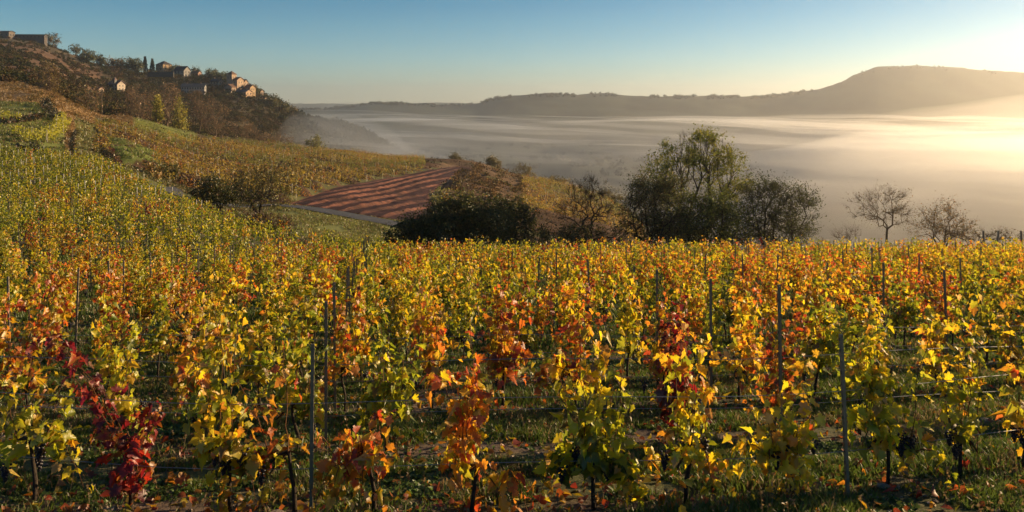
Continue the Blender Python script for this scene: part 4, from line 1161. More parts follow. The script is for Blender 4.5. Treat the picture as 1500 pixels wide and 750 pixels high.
# trees behind the shoulder of the hill
HL = 'trees in the hollow below the village'
BW = [(0.20, 0.12, 0.055), (0.27, 0.16, 0.07)]
bk = (0.16, 0.11, 0.07)
def hollow(name, label, px, d, ells, n, leaves, cols, seed, **kw):
    a = dict(ntips=n, leaves=leaves, leaf=0.5, lcol=cols, bark=bk, trunk_r=.35, fork=.2, seed=seed, twigs=6, twig_len=2.2, step=1.6, clump=1.0, group=HL, depth=.8, shell=.3, tip_r=.032, bend=.12, gap=.1, cost=.7)
    a.update(kw)
    return tree(name, label, px, d, ells, **a)
hollow('bare_tree', 'broad bare brown tree below the pale house with the turret', 207, 300, [(204, 150, 18, 24), (196, 160, 12, 18), (216, 156, 14, 22)], 130, 5, BW, 41)
hollow('bare_tree', 'bare brown tree between the two yellow poplars', 245, 315, [(246, 148, 14, 26), (240, 160, 12, 20), (255, 140, 8, 14)], 110, 5, BW, 42)
hollow('poplar_tree', 'slim yellow-green poplar, smaller and farther left of the two', 231, 290, [(231, 160, 5.5, 13), (231, 148, 3.5, 8), (231, 172, 6, 10)], 60, 26, [(0.26, 0.24, 0.03), (0.36, 0.30, 0.035)], 43, twig_len=1.0, clump=.7, gap=0, step=1.2)
hollow('poplar_tree', 'broader yellow-green poplar, farther right of the two', 263, 290, [(263, 170, 8, 15), (262, 156, 5, 10), (264, 182, 8, 10)], 70, 20, [(0.22, 0.21, 0.03), (0.30, 0.25, 0.035)], 44, twig_len=1.2, clump=.9, gap=.2, step=1.2)
hollow('bare_tree', 'tall thin bare tree below the long stone building', 291, 330, [(291, 160, 10, 24), (288, 148, 7, 14)], 90, 3, BW, 45)
hollow('bare_tree', 'large bare fan-shaped tree in the middle of the hollow', 316, 330, [(316, 170, 18, 24), (308, 182, 12, 16), (326, 180, 12, 18)], 150, 2, BW, 46, fork=.25)
hollow('bare_tree', 'small bare brown tree right of the fan-shaped one', 356, 340, [(356, 190, 16, 14), (366, 196, 10, 10)], 90, 4, BW, 47)
hollow('bare_tree', 'low misty bare thicket tree on the ridge', 398, 345, [(400, 204, 20, 9), (418, 208, 14, 7), (384, 206, 12, 7)], 110, 4, BW, 48, fork=.1, stems=3)
hollow('young_tree', 'small sunlit pale green tree on the ridge above the far vines', 461, 335, [(460, 207, 9, 8), (455, 212, 8, 6), (467, 212, 7, 7)], 60, 14, [(0.22, 0.20, 0.05), (0.17, 0.17, 0.04)], 49, twig_len=1.2, clump=.9)
hollow('bare_tree', 'bare dark tree at the left of the pale house with the turret', 128, 260, [(130, 148, 14, 18), (122, 156, 10, 12)], 90, 6, BW + DG, 50)
hollow('autumn_tree', 'yellow and brown tree on the scrub slope under the skyline', 70, 235, [(66, 112, 9, 16), (76, 118, 8, 14), (70, 126, 12, 12)], 80, 10, [(0.17, 0.12, 0.02), (0.10, 0.065, 0.025)], 51, leaf=.45)
# misty bushes on the rim of the ploughed spur
for i, (px, d, ell, lab) in enumerate([
    (668, 330, [(666, 233, 8, 5), (672, 236, 7, 4)], 'small round bush on the rim above the ploughed field'),
    (724, 320, [(722, 238, 9, 6), (728, 242, 6, 6)], 'lone small hazy tree on the red earth rim'),
    (768, 316, [(766, 250, 14, 10), (775, 258, 12, 9), (757, 258, 10, 8)], 'rounded hazy bush on the rim right of the lone small tree'),
    (812, 306, [(806, 268, 18, 8), (822, 272, 14, 8), (790, 270, 12, 7)], 'long hazy hedge of bushes at the outer end of the spur'),
    (884, 292, [(882, 288, 18, 7), (900, 294, 14, 6)], 'faint hazy bushes at the outermost tip of the spur vineyard')]):
    hollow('bush', lab, px, d, ell, 70, 20, [(0.13, 0.11, 0.035), (0.16, 0.12, 0.04)], 60 + i, fork=.15, twig_len=1.0, group='hazy bushes on the rim of the spur', cat='bush', stems=2, gap=0, leaf=.45, trunk_r=.15)
# village skyline trees
def find_d(px, y, d0, d1):
    dd = np.linspace(d0, d1, 400); r = row_at(np.full(400, px), dd)
    i = np.argmax(r <= y)
    return dd[i] if r[i] <= y else dd[np.argmin(r)]
SKY = 'trees along the skyline of the village hill'
def sky_tree(px, rx, top, bot, label, seed, cols, leaves=12, n=60, name='hill_tree', cat='tree', **kw):
    d = find_d(px, bot + 1, 400, 720)
    cyy = (top + bot) / 2
    a = dict(ntips=n, leaves=leaves, leaf=1.0, lcol=cols, bark=(0.05, .04, .03), trunk_r=.4, fork=.22, seed=seed, twigs=3, twig_len=2.0, step=1.6, clump=1.4, group=SKY, depth=.9, shell=.5, tip_r=.06, gap=0, bend=.2)
    a.update(kw)
    return tree(name, label, px, d, [(px, cyy - (bot - top) * .08, rx, (bot - top) * .42), (px - rx * .3, cyy + (bot - top) * .1, rx * .7, (bot - top) * .32), (px + rx * .35, cyy + (bot - top) * .12, rx * .6, (bot - top) * .3)], cat=cat, **a)
sky_tree(72, 4.5, 50, 63, 'thin half-bare tree right beside the long hilltop building', 71, BW + DG, 5)
sky_tree(81, 5.0, 51, 67, 'second thin tree leaning away from the long hilltop building', 72, BW + DG, 5, lean=1.5)
sky_tree(111, 7, 66, 79, 'rounded open tree on the upper skyline', 73, DG + OL, 7)
sky_tree(127, 11, 74, 92, 'large dark rounded tree where the skyline dips', 74, DG, 16, 90)
sky_tree(147, 6, 82, 95, 'small dark round tree right of the large dark one', 75, DG, 14)
sky_tree(159, 7, 84, 97, 'bare feathery tree on the lower skyline', 76, BW, 2)
sky_tree(172, 9, 87, 102, 'dense brown-green tree on the lower skyline', 77, DG + BW, 14, 80)
sky_tree(184, 8, 84, 102, 'sparse tall tree left of the domed dark tree', 78, BW + DG, 5)
sky_tree(197, 11, 86, 106, 'dark dome-shaped tree left of the skyline conifers', 79, DG, 20, 100)
sky_tree(286, 5, 101, 110, 'small dark tree between the village houses on the skyline', 82, DG, 16, 40)
sky_tree(258, 8, 97, 106, 'low dark tree left of the grey village house', 83, DG, 16, 50)
sky_tree(311, 9, 103, 114, 'rounded bush trees on the crest left of the church', 84, DG, 18, 60)
sky_tree(325, 8, 108, 118, 'low green bush left of the church tower', 85, DG, 18, 50)
sky_tree(374, 5, 126, 137, 'small bush on the ridge right of the lit houses', 86, DG + OL, 14, 40)
sky_tree(398, 10, 140, 158, 'leafy tree at the lower end of the village', 87, DG + OL, 16, 80)
sky_tree(414, 9, 150, 163, 'low green tree on the tail of the village hill', 88, DG + OL, 16, 70)
sky_tree(428, 6, 157, 166, 'last small brown bush at the tail of the village hill', 89, OL + BW, 12, 40)
def conifer(px, rx, top, bot, label, seed):
    d = find_d(px, bot + 1, 400, 720); x, y, z = at(px, d); rng = np.random.default_rng(seed)
    root = thing('conifer_tree', label, 'conifer', (x, y, z), SKY)
    H = up(top, d) - z; R = rx * d / F
    mt = MB(); mt.tube([(0, 0, -1), (0, 0, H * .95)], [.35, .05], 6, (.05, .04, .03)); mt.build('trunk', M_BARK, root)
    n = 700; t = rng.random(n) ** .7; a = rng.uniform(0, 6.28, n); tier = 0.75 + .35 * np.abs(np.sin(t * 24))
    r = R * (1.02 - t) * tier * rng.random(n) ** .4
    p = np.stack([r * np.cos(a), r * np.sin(a), H * (.1 + .9 * t)], 1)
    c = np.array([.018, .030, .016]) * rng.uniform(.6, 1.5, (n, 1))
    ml = MB(); put_leaves(ml, rng, p, rng.normal(0, .4, (n, 3)) + [0, 0, 1], np.stack([np.cos(a), np.sin(a), -.45 + 0 * a], 1), rng.uniform(.7, 1.3, n), c, c, 'low'); ml.build('crown', M_TLEAF, root)
conifer(212.5, 4, 82.5, 101, 'taller dark conifer left of the lit gabled house', 91)
conifer(223, 4.2, 86, 103, 'shorter dark conifer right beside the taller one', 92)

# ------------------------------------------------------------------ masses of scrub and wood that nobody could count
def scrub_mass(name, px, d, size, per, cols, seed, leaf, tall=1.0):
    rng = np.random.default_rng(seed)
    x = (px - 750) / F * d; z = gz(x, d); m = len(x)
    a = rng.normal(0, 1, (m, per, 3)); a /= np.linalg.norm(a, axis=2, keepdims=True)
    r = size[:, None, None] * rng.uniform(.55, 1.05, (m, per, 1))
    lump = 1 + .3 * np.sin(a[..., :1] * 5 + rng.uniform(0, 6, (m, 1, 1))) * np.cos(a[..., 2:] * 4 + rng.uniform(0, 6, (m, 1, 1)))
    p = np.stack([x, d, z + size * .45 * tall], 1)[:, None, :] + a * r * lump * np.array([1, 1, .75 * tall])
    lc = np.array(cols); c = lc[rng.integers(0, len(lc), m)][:, None, :] * rng.uniform(.6, 1.4, (m, per, 1))
    n = m * per
    mb = MB(); put_leaves(mb, rng, p.reshape(-1, 3), a.reshape(-1, 3) + rng.normal(0, .5, (n, 3)), rng.normal(0, 1, (n, 3)), np.repeat(leaf * (0.6 + .4 * size / size.mean()), per) * rng.uniform(.6, 1.3, n), c.reshape(-1, 3), c.reshape(-1, 3), 'low')
    return tag(mb.build(name, M_SCRUB), kind='stuff')
srng = np.random.default_rng(55)
def hill_scrub():
    # upper scrub hill and the wooded village hill
    n = 9500
    px = srng.uniform(-60, 450, n); d = np.exp(srng.uniform(math.log(255), math.log(735), n))
    y = row_at(px, d)
    crest = np.interp(px, [0, 70, 140, 200, 270, 350, 400, 430, 470], [52, 66, 92, 106, 108, 117, 145, 166, 190])
    dens = np.where(px < 150, np.where(fbm(px * .5, d * .25, 10, 201) > .50, .85, .12), .9)
    keep = (srng.random(n) < dens) & (y > crest + 1) & (d > np.interp(px, [0, 60, 130, 200, 260, 400, 430], [230, 220, 270, 330, 370, 380, 400]))
    px, d = px[keep], d[keep]
    size = srng.uniform(1.0, 3.4, len(px)) * np.where(px < 150, .62, 1)
    scrub_mass('woods', px, d, size, 56, [(.032, .036, .014), (.045, .042, .016), (.070, .046, .022), (.060, .055, .018), (.085, .052, .025)], 301, 0.72)
    # scrubby banks of the near left slope
    n = 1700
    px = srng.uniform(-50, 215, n); d = np.exp(srng.uniform(math.log(104), math.log(300), n))
    a = (px < 130) & (d > np.interp(px, [0, 60, 130], [174, 168, 165]))
    b = (px > 96) & (px < 138) & (srng.random(n) < .12)
    c = (px > 125) & (px < 215) & (d > np.interp(px, [125, 215], [185, 215])) & (d < 255)
    keep = (a | b | c) & (fbm(px, d, 14, 211) > .50); px, d = px[keep], d[keep]
    scrub_mass('undergrowth', px, d, srng.uniform(.2, .75, len(px)), 40, [(.17, .10, .036), (.14, .078, .030), (.10, .076, .025), (.21, .14, .05), (.06, .05, .02)], 302, .20)
    # trees on the far ridges
    n = 620
    px = np.concatenate([srng.uniform(690, 1180, n), srng.uniform(1180, 1500, 60), srng.uniform(430, 690, 260)]); d = srng.uniform(2560, 2640, len(px))
    keep = (fbm(px, d * 0, 22, 221) > .42) | (px < 690); px, d = px[keep], d[keep]
    scrub_mass('treeline', px, d, srng.uniform(2.0, 6.5, len(px)) * (fbm(px, px * 0, 30, 223) + .5), 40, [(.035, .04, .022), (.05, .045, .025)], 303, 2.4)
    # trees tucked between the village houses
    n = 420
    px = srng.uniform(206, 398, n); d = srng.uniform(540, 690, n)
    keep = row_at(px, d) > np.interp(px, [200, 270, 350, 400], [108, 111, 121, 146]); px, d = px[keep], d[keep]
    scrub_mass('woods', px, d, srng.uniform(1.2, 2.7, len(px)), 60, [(.030, .034, .014), (.045, .044, .016), (.065, .045, .02)], 307, .65)
    # woods on the misty lower ridge behind the far vineyard
    n = 2600
    px = srng.uniform(400, 640, n); d = np.exp(srng.uniform(math.log(600), math.log(1060), n))
    keep = row_at(px, d) < np.interp(px, [400, 440, 560, 640], [230, 236, 262, 275]); px, d = px[keep], d[keep]
    scrub_mass('woods', px, d, srng.uniform(1.5, 5.0, len(px)), 34, [(.030, .034, .016), (.045, .042, .018), (.06, .045, .02)], 305, 1.3)
    # tree clumps on the dim valley sides under the mist
    n = 2000
    px = srng.uniform(430, 1050, n); d = np.exp(srng.uniform(math.log(560), math.log(1900), n)); X0 = (px - 750) / F * d
    keep = fbm(X0, d, 110, 241) > .50; px, d = px[keep], d[keep]
    scrub_mass('woods', px, d, srng.uniform(3.0, 7.5, len(px)), 30, [(.022, .026, .014), (.032, .032, .016)], 306, 2.6)
    # red earth bank tangle on the spur
    n = 380
    px = srng.uniform(668, 770, n); d = np.exp(srng.uniform(math.log(150), math.log(332), n))
    keep = (fbm(px, d * .4, 12, 231) > .48) & ~in_poly(px, d, POLY_PLOUGH); px, d = px[keep], d[keep]
    scrub_mass('brambles', px, d, srng.uniform(.5, 1.6, len(px)), 30, [(.16, .10, .045), (.12, .095, .035), (.20, .12, .05)], 304, .5)
hill_scrub()

# ------------------------------------------------------------------ the vineyards on the far slopes, and hedge lines
def far_vines():
    rng = np.random.default_rng(400); mb = MB(); fp = MB()
    X, Y, Cc = [], [], []
    for di, d in enumerate(np.arange(104, 345, 3.9)):
        xs = np.arange((108 - 750) / F * d, (950 - 750) / F * d, 0.62)
        ys = d + 0.05 * xs + 4.0 * np.sin(xs / 38.0) + rng.normal(0, .06, len(xs))
        px = 750 + F * xs / ys
        lo = np.interp(px, [108, 150, 205, 250, 285, 420, 440, 560, 620, 700, 830, 950], [122, 118, 112, 109, 106, 109, 112, 104, 106, 150, 170, 175])
        hi = np.interp(px, [108, 140, 205, 270, 350, 420, 500, 560, 620, 700, 830, 950], [150, 178, 206, 226, 272, 300, 326, 336, 338, 316, 296, 284])
        ok = (ys > lo) & (ys < hi) & ~in_poly(px, ys, POLY_PLOUGH)
        ok &= ~((px > 622) & (px < 765) & (ys > 145) & (ys < 330))
        ok &= ~((px < 140) & (ys > 100))
        ok &= terrace_phase(xs, ys) > 0.30
        ok &= ~((px > 160) & (px < 225) & (ys > 118) & (ys < 152) & (fbm(xs, ys, 12, 241) > .38))      # grassy patches
        ok &= rng.random(len(xs)) > .06
        X.append(xs[ok]); Y.append(ys[ok])
    # the curved yellow rows on the terraces of the left slope
    for path in ([(20, 119), (38, 117), (55, 120), (70, 124), (80, 130), (86, 138), (90, 146), (92, 154)], [(36, 112), (55, 115), (72, 119), (84, 126), (92, 136), (97, 148)], [(-20, 131), (10, 132), (28, 133)], [(-20, 134), (14, 135), (24, 136)]):
        q = path_points(path, .55); X.append(q[:, 0] + rng.normal(0, .3, len(q))); Y.append(q[:, 1] + rng.normal(0, .3, len(q)))
    nt = sum(len(x) for x in X[-4:])
    X = np.concatenate(X); Y = np.concatenate(Y); m = len(X); Z = gz(X, Y)
    per = 16
    p = np.stack([X, Y, Z], 1)[:, None, :] + np.stack([rng.normal(0, .30, (m, per)), rng.normal(0, .17, (m, per)), rng.uniform(.4, 1.62, (m, per))], -1)
    v = fbm(X, Y, 26, 251); px = 750 + F * X / Y
    base = np.where((v > .5)[:, None], [[.290, .205, .026]], [[.185, .170, .024]]) * rng.uniform(.85, 1.15, (m, 1))
    amber = rng.random(m) < .16; base[amber] = np.array([.30, .13, .025])
    base[-nt:] = np.array([.33, .30, .02]) * rng.uniform(.8, 1.2, (nt, 1))
    c = base[:, None, :] * rng.uniform(.78, 1.22, (m, per, 1)); n = m * per
    put_leaves(mb, rng, p.reshape(-1, 3), rng.normal(0, 1, (n, 3)) + [0, 0, .4], rng.normal(0, 1, (n, 3)) + [0, 0, -.4], rng.uniform(.17, .32, n), c.reshape(-1, 3), c.reshape(-1, 3), 'low')
    tag(mb.build('hillside_vine_foliage', M_VLEAF), kind='stuff')
    k = rng.random(m) < .11; b = np.stack([X, Y, Z], 1)[k]
    fp.prisms(b, b + np.stack([rng.normal(0, .05, k.sum()), 0 * b[:, 0], np.full(k.sum(), 1.75)], 1), np.full(k.sum(), .05), np.full(k.sum(), .05), 4, (.38, .34, .27))
    # low dark scrub on the terrace banks
    n = 52000
    bx = rng.uniform(118, 950, n); bd = np.exp(rng.uniform(math.log(108), math.log(338), n)); X2 = (bx - 750) / F * bd
    hi = np.interp(bx, [108, 140, 205, 270, 350, 420, 500, 560, 620, 700, 830, 950], [150, 190, 222, 240, 280, 306, 332, 340, 340, 320, 300, 288])
    okb = ((bx > 228) | (bd > 150)) & (terrace_phase(X2, bd) > .02) & (terrace_phase(X2, bd) < .22) & (bd < hi) & ~in_poly(bx, bd, POLY_PLOUGH) & (fbm(X2, bd, 9.0, 271) > .36) & ~((bx > 400) & (bd < 112))
    X2, bd = X2[okb], bd[okb]; k2 = len(X2)
    sb = MB(); c = np.array([(.030, .026, .012), (.055, .034, .016), (.08, .05, .02)])[rng.integers(0, 3, k2)] * rng.uniform(.6, 1.4, (k2, 1))
    put_leaves(sb, rng, np.stack([X2, bd, gz(X2, bd) + rng.uniform(0, .8, k2)], 1), rng.normal(0, 1, (k2, 3)), rng.normal(0, 1, (k2, 3)), bd * rng.uniform(.0012, .0024, k2), c, c, 'low')
    tag(sb.build('bank_scrub', M_SCRUB), kind='stuff')
    tag(fp.build('hillside_vineyard_posts', M_POST), kind='stuff')
far_vines()
def hedge_line(path, label, cols, seed, w=.8, h=1.5, leaf=.4, name='hedge', n_per_m=26):
    q = path_points(path, .4); rng = np.random.default_rng(seed)
    n = int(len(q) * .4 * n_per_m); i = rng.integers(0, len(q), n)
    zz = gz(q[:, 0], q[:, 1]); hh = h * (.6 + .8 * fbm(q[:, 0], q[:, 1], 3.0, seed))
    t = rng.random(n)
    p = np.stack([q[i, 0] + rng.normal(0, w * .4, n), q[i, 1] + rng.normal(0, w * .4, n), zz[i] + t * hh[i]], 1)
    lc = np.array(cols); c = lc[rng.integers(0, len(lc), n)] * rng.uniform(.6, 1.4, (n, 1))
    root = thing(name, label, 'hedge', tuple(np.array([q[len(q) // 2, 0], q[len(q) // 2, 1], zz[len(q) // 2]])), 'scrub hedges on the left slope')
    mb = MB(); put_leaves(mb, rng, p - np.array(root.location), rng.normal(0, 1, (n, 3)), rng.normal(0, 1, (n, 3)), leaf * rng.uniform(.6, 1.3, n), c, c, 'low'); mb.build('foliage', M_TLEAF, root)
DK = [(.022, .026, .010), (.035, .034, .014), (.05, .032, .016)]
hedge_line([(112, 105), (106, 112), (104, 122), (108, 132), (112, 140)], 'dark scrub hedge down the gully left of the grass wedge', DK, 501, .4, .8, .24)
hedge_line([(166, 104), (158, 112), (150, 124), (146, 136), (143, 150), (140, 160)], 'dark double hedge down the gully right of the grass wedge', DK, 502, .5, .9, .24)
hedge_line([(176, 107), (166, 116), (156, 130), (151, 145)], 'russet scrub row beside the dark double hedge', [(.14, .075, .022), (.10, .06, .02), (.09, .02, .015)], 503, .4, .8, .24)
hedge_line([(66, 165), (72, 158), (78, 150), (84, 144)], 'black thorn clump at the top of the yellow terrace rows', DK, 504, 1.2, 1.6)
hedge_line([(-30, 126), (10, 129), (30, 134), (52, 141), (62, 147)], 'dark low hedge across the grass terrace at the left', DK + [(.12, .06, .025)], 505, .7, 1.0)
hedge_line([(20, 103), (40, 104), (60, 106)], 'dark bramble hedge above the golden vine rows at the left', DK, 506, 1.0, 1.3)
hedge_line([(408, 176), (440, 178), (470, 176), (500, 170), (520, 165)], 'brown scrub bank across the far vineyard above the ploughed field', [(.06, .035, .018), (.10, .055, .03), (.05, .05, .02)], 507, 1.2, 1.3)
hedge_line([(420, 215), (460, 222), (500, 226), (540, 226)], 'russet scrub bank high in the far vineyard', [(.10, .05, .028), (.07, .04, .02)], 508, 1.2, 1.3)
hedge_line([(212, 112), (224, 108), (236, 104)], 'golden scrub edge beside the grass track', [(.16, .12, .025), (.20, .11, .025)], 509, .8, 1.3)
# ------------------------------------------------------------------ the village on the hill
M_WALL = tint_mat('stone_wall', scale=0.8, lo=0.75, hi=1.2, bump=0.05, bscale=2.5)
M_ROOF = tint_mat('roof_tiles', scale=1.2, lo=0.7, hi=1.25, bump=0.05, bscale=4)
M_DARK = flat_mat('dark_glass', (0.02, 0.022, 0.028), rough=0.25, scale=2)
def house(name, label, px, ybase, w_px, wall_px, roof_px, d=None, rot=0.0, depth=0.8, wall=(0.34, 0.26, 0.18), roof=(0.10, 0.07, 0.055), hip=False, wins=(3, 2), chim=1, tower=None, cat='house', door=True, ridge='x', drop=6.0):
    if d is None: d = find_d(px, ybase, 380, 720)
    x = (px - 750) / F * d; z = up(ybase, d); s = d / F
    s *= 1.04 if d > 420 else 1.0
    W, Hh, R = w_px * s, wall_px * s, roof_px * s; D = W * depth
    root = thing(name, label, cat, (x, d, z), 'houses of the hilltop village'); root.rotation_euler = (0, 0, -rot)
    mb = MB(); mb.box(-W / 2, W / 2, -D / 2, D / 2, -drop, Hh, wall)
    if not hip:
        if ridge == 'x':
            for sx in (-W / 2, W / 2): mb.add([(sx, -D / 2, Hh), (sx, D / 2, Hh), (sx, 0, Hh + R * .97)], tris=[(0, 1, 2)], col=wall)
        else:
            for sy in (-D / 2, D / 2): mb.add([(-W / 2, sy, Hh), (W / 2, sy, Hh), (0, sy, Hh + R * .97)], tris=[(0, 1, 2)], col=wall)
    mb.build('wall', M_WALL, root)
    o = .5; mr = MB(); t = .35
    a, b = W / 2 + o, D / 2 + o
    if hip:
        rl = max(0.0, a - b) if ridge == 'x' else 0
        base = [(-a, -b, Hh - .1), (a, -b, Hh - .1), (a, b, Hh - .1), (-a, b, Hh - .1)]; top = [(-rl, 0, Hh + R), (rl + .01, 0, Hh + R)]
        mr.add(base + top, quads=[(0, 1, 5, 4), (2, 3, 4, 5), (3, 2, 1, 0)], tris=[(1, 2, 5), (3, 0, 4)], col=roof)
    elif ridge == 'x':
        mr.add([(-a, -b, Hh - .25), (a, -b, Hh - .25), (a, 0, Hh + R), (-a, 0, Hh + R), (-a, b, Hh - .25), (a, b, Hh - .25), (-a, -b, Hh - .25 + t), (a, -b, Hh - .25 + t), (a, 0, Hh + R + t), (-a, 0, Hh + R + t), (-a, b, Hh - .25 + t), (a, b, Hh - .25 + t)],
               quads=[(0, 3, 2, 1), (3, 4, 5, 2), (6, 7, 8, 9), (9, 8, 11, 10), (0, 1, 7, 6), (4, 10, 11, 5), (1, 2, 8, 7), (2, 5, 11, 8), (0, 6, 9, 3), (3, 9, 10, 4)], col=roof)
    else:
        mr.add([(-a, -b, Hh - .25), (-a, b, Hh - .25), (0, b, Hh + R), (0, -b, Hh + R), (a, -b, Hh - .25), (a, b, Hh - .25), (-a, -b, Hh - .25 + t), (-a, b, Hh - .25 + t), (0, b, Hh + R + t), (0, -b, Hh + R + t), (a, -b, Hh - .25 + t), (a, b, Hh - .25 + t)],
               quads=[(0, 1, 2, 3), (3, 2, 5, 4), (6, 9, 8, 7), (9, 10, 11, 8), (0, 3, 9, 6), (3, 4, 10, 9), (1, 7, 8, 2), (2, 8, 11, 5), (0, 6, 7, 1), (4, 5, 11, 10)], col=roof)
    rf = mr.build('roof', M_ROOF, root)
    for c in range(chim):
        mc = MB(); cx = (-.3 + .6 * c) * W; mc.box(cx - .45, cx + .45, -.35, .35, Hh + R * .35, Hh + R + 1.3, (0.22, 0.15, 0.11)); mc.build('chimney', M_WALL, rf)
    nx, nz = wins
    for iz in range(nz):
        for ix in range(nx):
            cx = (ix + .5) / nx * W - W / 2; cz = Hh * (iz + .55) / nz
            hw, hh = min(.48, W / nx * .17), min(.75, Hh / nz * .26)
            for (fx, ang) in ((0, 'f'), (1, 's')):
                if ang == 's' and ix > 1: continue
                m = MB()
                if ang == 'f': m.box(cx - hw, cx + hw, -D / 2 - .06, -D / 2 + .1, cz - hh, cz + hh)
                else:
                    cyy = (ix - .5) * D * .4; m.box(W / 2 - .1, W / 2 + .06, cyy - hw, cyy + hw, cz - hh, cz + hh)
                m.build('window', M_DARK, root)
    if door:
        m = MB(); m.box(W * .18 - .6, W * .18 + .6, -D / 2 - .07, -D / 2 + .1, 0, 2.2, (.08, .05, .03)); m.build('door', M_ROOF, root)
    if tower:
        tw, th, tr, tx = tower; tw *= s; th *= s; tr *= s; tx *= s
        m = MB(); m.box(tx - tw / 2, tx + tw / 2, -D / 2 - tw * .25, -D / 2 + tw * .75, -drop, th, wall); m.build('tower', M_WALL, root)
        m = MB(); k = tw / 2 + .4; cyy = -D / 2 + tw * .25
        m.add([(tx - k, cyy - k, th), (tx + k, cyy - k, th), (tx + k, cyy + k, th), (tx - k, cyy + k, th), (tx, cyy, th + tr)], tris=[(0, 1, 4), (1, 2, 4), (2, 3, 4), (3, 0, 4)], quads=[(3, 2, 1, 0)], col=roof); m.build('tower_roof', M_ROOF, root)
        for q in (-1, 1):
            m = MB(); m.box(tx + q * tw * .22 - .3, tx + q * tw * .22 + .3, cyy - tw / 2 - .06, cyy - tw / 2 + .1, th * .72, th * .72 + 2.2); m.build('belfry_opening', M_DARK, root)
            m = MB(); m.box(tx + tw / 2 - .1, tx + tw / 2 + .06, cyy + q * tw * .22 - .3, cyy + q * tw * .22 + .3, th * .72, th * .72 + 2.2); m.build('belfry_opening', M_DARK, root)
    return root
LW = (0.38, 0.26, 0.15); GW = (0.22, 0.20, 0.18); DR = (0.055, 0.045, 0.042); BRR = (0.13, 0.075, 0.05)
house('house', 'tall gabled house with a sunlit orange end wall alone on the skyline', 240, 103, 17, 8, 5, rot=.55, wall=LW, roof=DR, hip=True, wins=(3, 2), chim=0)
house('house', 'grey stone house with a dark gabled roof right of the skyline house', 267, 113, 17, 9, 6, rot=.3, wall=GW, roof=DR, wins=(3, 2), hip=False)
house('house', 'small reddish house on the skyline between the grey house and the church', 288, 112, 10, 5, 2.5, rot=.2, wall=(.26, .16, .11), roof=BRR, wins=(2, 1))
house('house', 'pale house with a small pointed turret below the skyline', 171, 133, 17, 9, 5, rot=.35, wall=(.34, .28, .22), roof=(.13, .09, .085), wins=(3, 2), tower=(3.6, 15, 4.5, 3.0))
house('house', 'low pale cottage left of the turreted pale house', 144, 134, 11, 3.5, 2.5, rot=.3, wall=(.3, .21, .15), roof=BRR, wins=(2, 1), chim=0)
house('house', 'long shaded stone building with a row of dark windows', 284, 137, 31, 9.5, 4, rot=-.12, wall=(.26, .25, .24), roof=(.09, .09, .095), depth=.3, wins=(9, 2), chim=2)
house('house', 'stone house with a dark roof just left of the church', 318, 128, 14, 8, 4, rot=.3, wall=(.27, .20, .15), roof=DR, wins=(3, 2))
house('church', 'stone village church with a square roofed tower', 345, 132, 17, 14, 4, rot=.35, wall=(.33, .235, .165), roof=BRR, wins=(2, 2), chim=0, tower=(9.5, 22, 5, -3), cat='church', door=True)
house('house', 'narrow tall house on the right shoulder of the church', 357, 131, 9, 10, 4, rot=.45, wall=(.36, .24, .16), roof=DR, wins=(2, 2))
house('house', 'stone gable-fronted house with a reddish roof below the church', 337, 135, 12, 7, 4, rot=.25, wall=(.30, .21, .15), roof=BRR, wins=(2, 1), ridge='y', chim=0)
house('house', 'sunlit golden house at the right end of the village', 366, 139, 12, 10, 4, rot=.5, wall=LW, roof=(.16, .09, .06), wins=(2, 2), chim=1)
house('house', 'low sunlit orange house in front of the golden one', 357, 141, 18, 6, 3, rot=.3, wall=(.34, .23, .15), roof=(.12, .085, .085), wins=(4, 1), chim=1)
house('house', 'small dark house at the outer end of the ridge', 380, 139, 9, 5, 2.5, rot=.3, wall=(.22, .16, .12), roof=DR, wins=(2, 1))
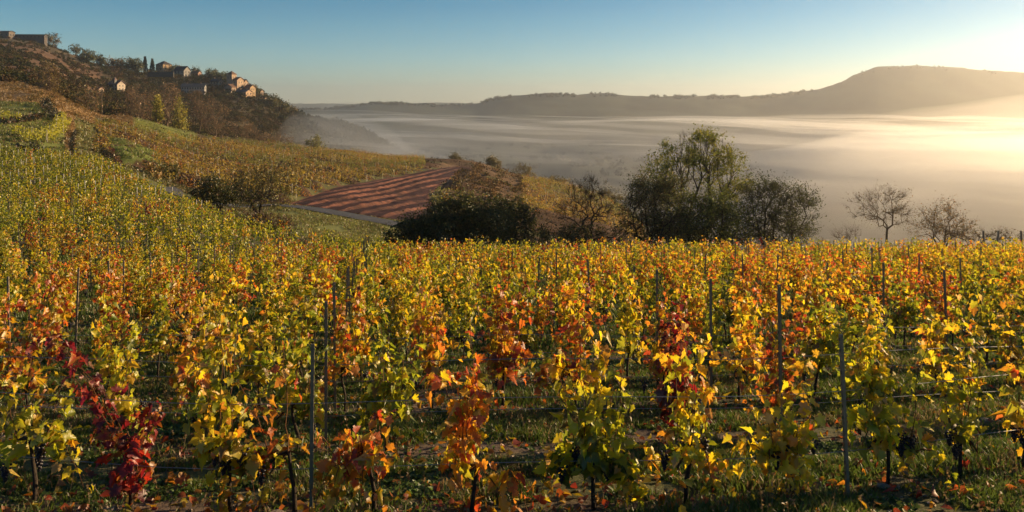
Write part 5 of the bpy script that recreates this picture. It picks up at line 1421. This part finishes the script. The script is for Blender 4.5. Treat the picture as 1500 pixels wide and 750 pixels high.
house('house', 'tiny pale barn in the trees below the sunlit houses', 336, 138, 7, 3, 2, rot=.2, wall=(.4, .32, .26), roof=DR, wins=(1, 1), chim=0)
house('house', 'small ochre hut on the lower village slope', 387, 148, 6, 4, 2, rot=.4, wall=LW, roof=BRR, wins=(1, 1), chim=0)
house('long_building', 'long low flat-roofed building with red and pale panels on the hilltop', 40, 56.5, 50, 4.5, 1.2, d=672, rot=-.08, depth=.16, wall=(.09, .075, .068), roof=(.03, .035, .045), wins=(10, 1), chim=0, cat='building', door=False, drop=9)
house('hilltop_building', 'dark flat-topped building at the left edge of the skyline', 4, 56, 26, 8.5, 1.5, d=664, rot=0, depth=.5, wall=(.12, .10, .085), roof=(.03, .033, .04), wins=(4, 1), chim=0, cat='building', door=False, drop=9)
def panels():
    rng = np.random.default_rng(3); root = [o for o in C.objects if o.name.startswith('long_building')][0]
    s = 672 / F; W = 50 * s; D = W * .16
    for i in range(11):
        cx = -W / 2 + (i + .5) * W / 11 + W / 22; c = [(.32, .07, .05), (.42, .36, .28), (.30, .10, .07)][i % 3]
        if cx + .9 > W / 2: continue
        m = MB(); m.box(cx - .55, cx + .55, -D / 2 - .08, -D / 2 - .001, .4, 2.4, c); m.build('panel', M_WALL, root)
panels()
def retaining_wall():
    d = 585; q = np.array([((px - 750) / F * d, d) for px in np.linspace(216, 254, 14)])
    z = up(109, d); mb = MB(); mb.box(q[0, 0], q[-1, 0], d, d + 1.2, z - 2, up(105.5, d), (.075, .066, .058))
    tag(mb.build('retaining_wall', M_WALL), 'long dark retaining wall below the gabled skyline house', 'wall')
retaining_wall()
def utility_pole():
    d = 232; x, y, z = at(149, d); h = up(130, d) - z
    root = thing('utility_pole', 'thin wooden utility pole on the shoulder of the hill', 'pole', (x, y, z))
    m = MB(); m.tube([(0, 0, -.5), (0, 0, h)], [.15, .11], 8, (.10, .075, .055)); m.build('shaft', M_BARK, root)
    m = MB(); m.box(-.7, .7, -.06, .06, h - .7, h - .55, (.10, .075, .055)); m.build('crossarm', M_BARK, root)
utility_pole()
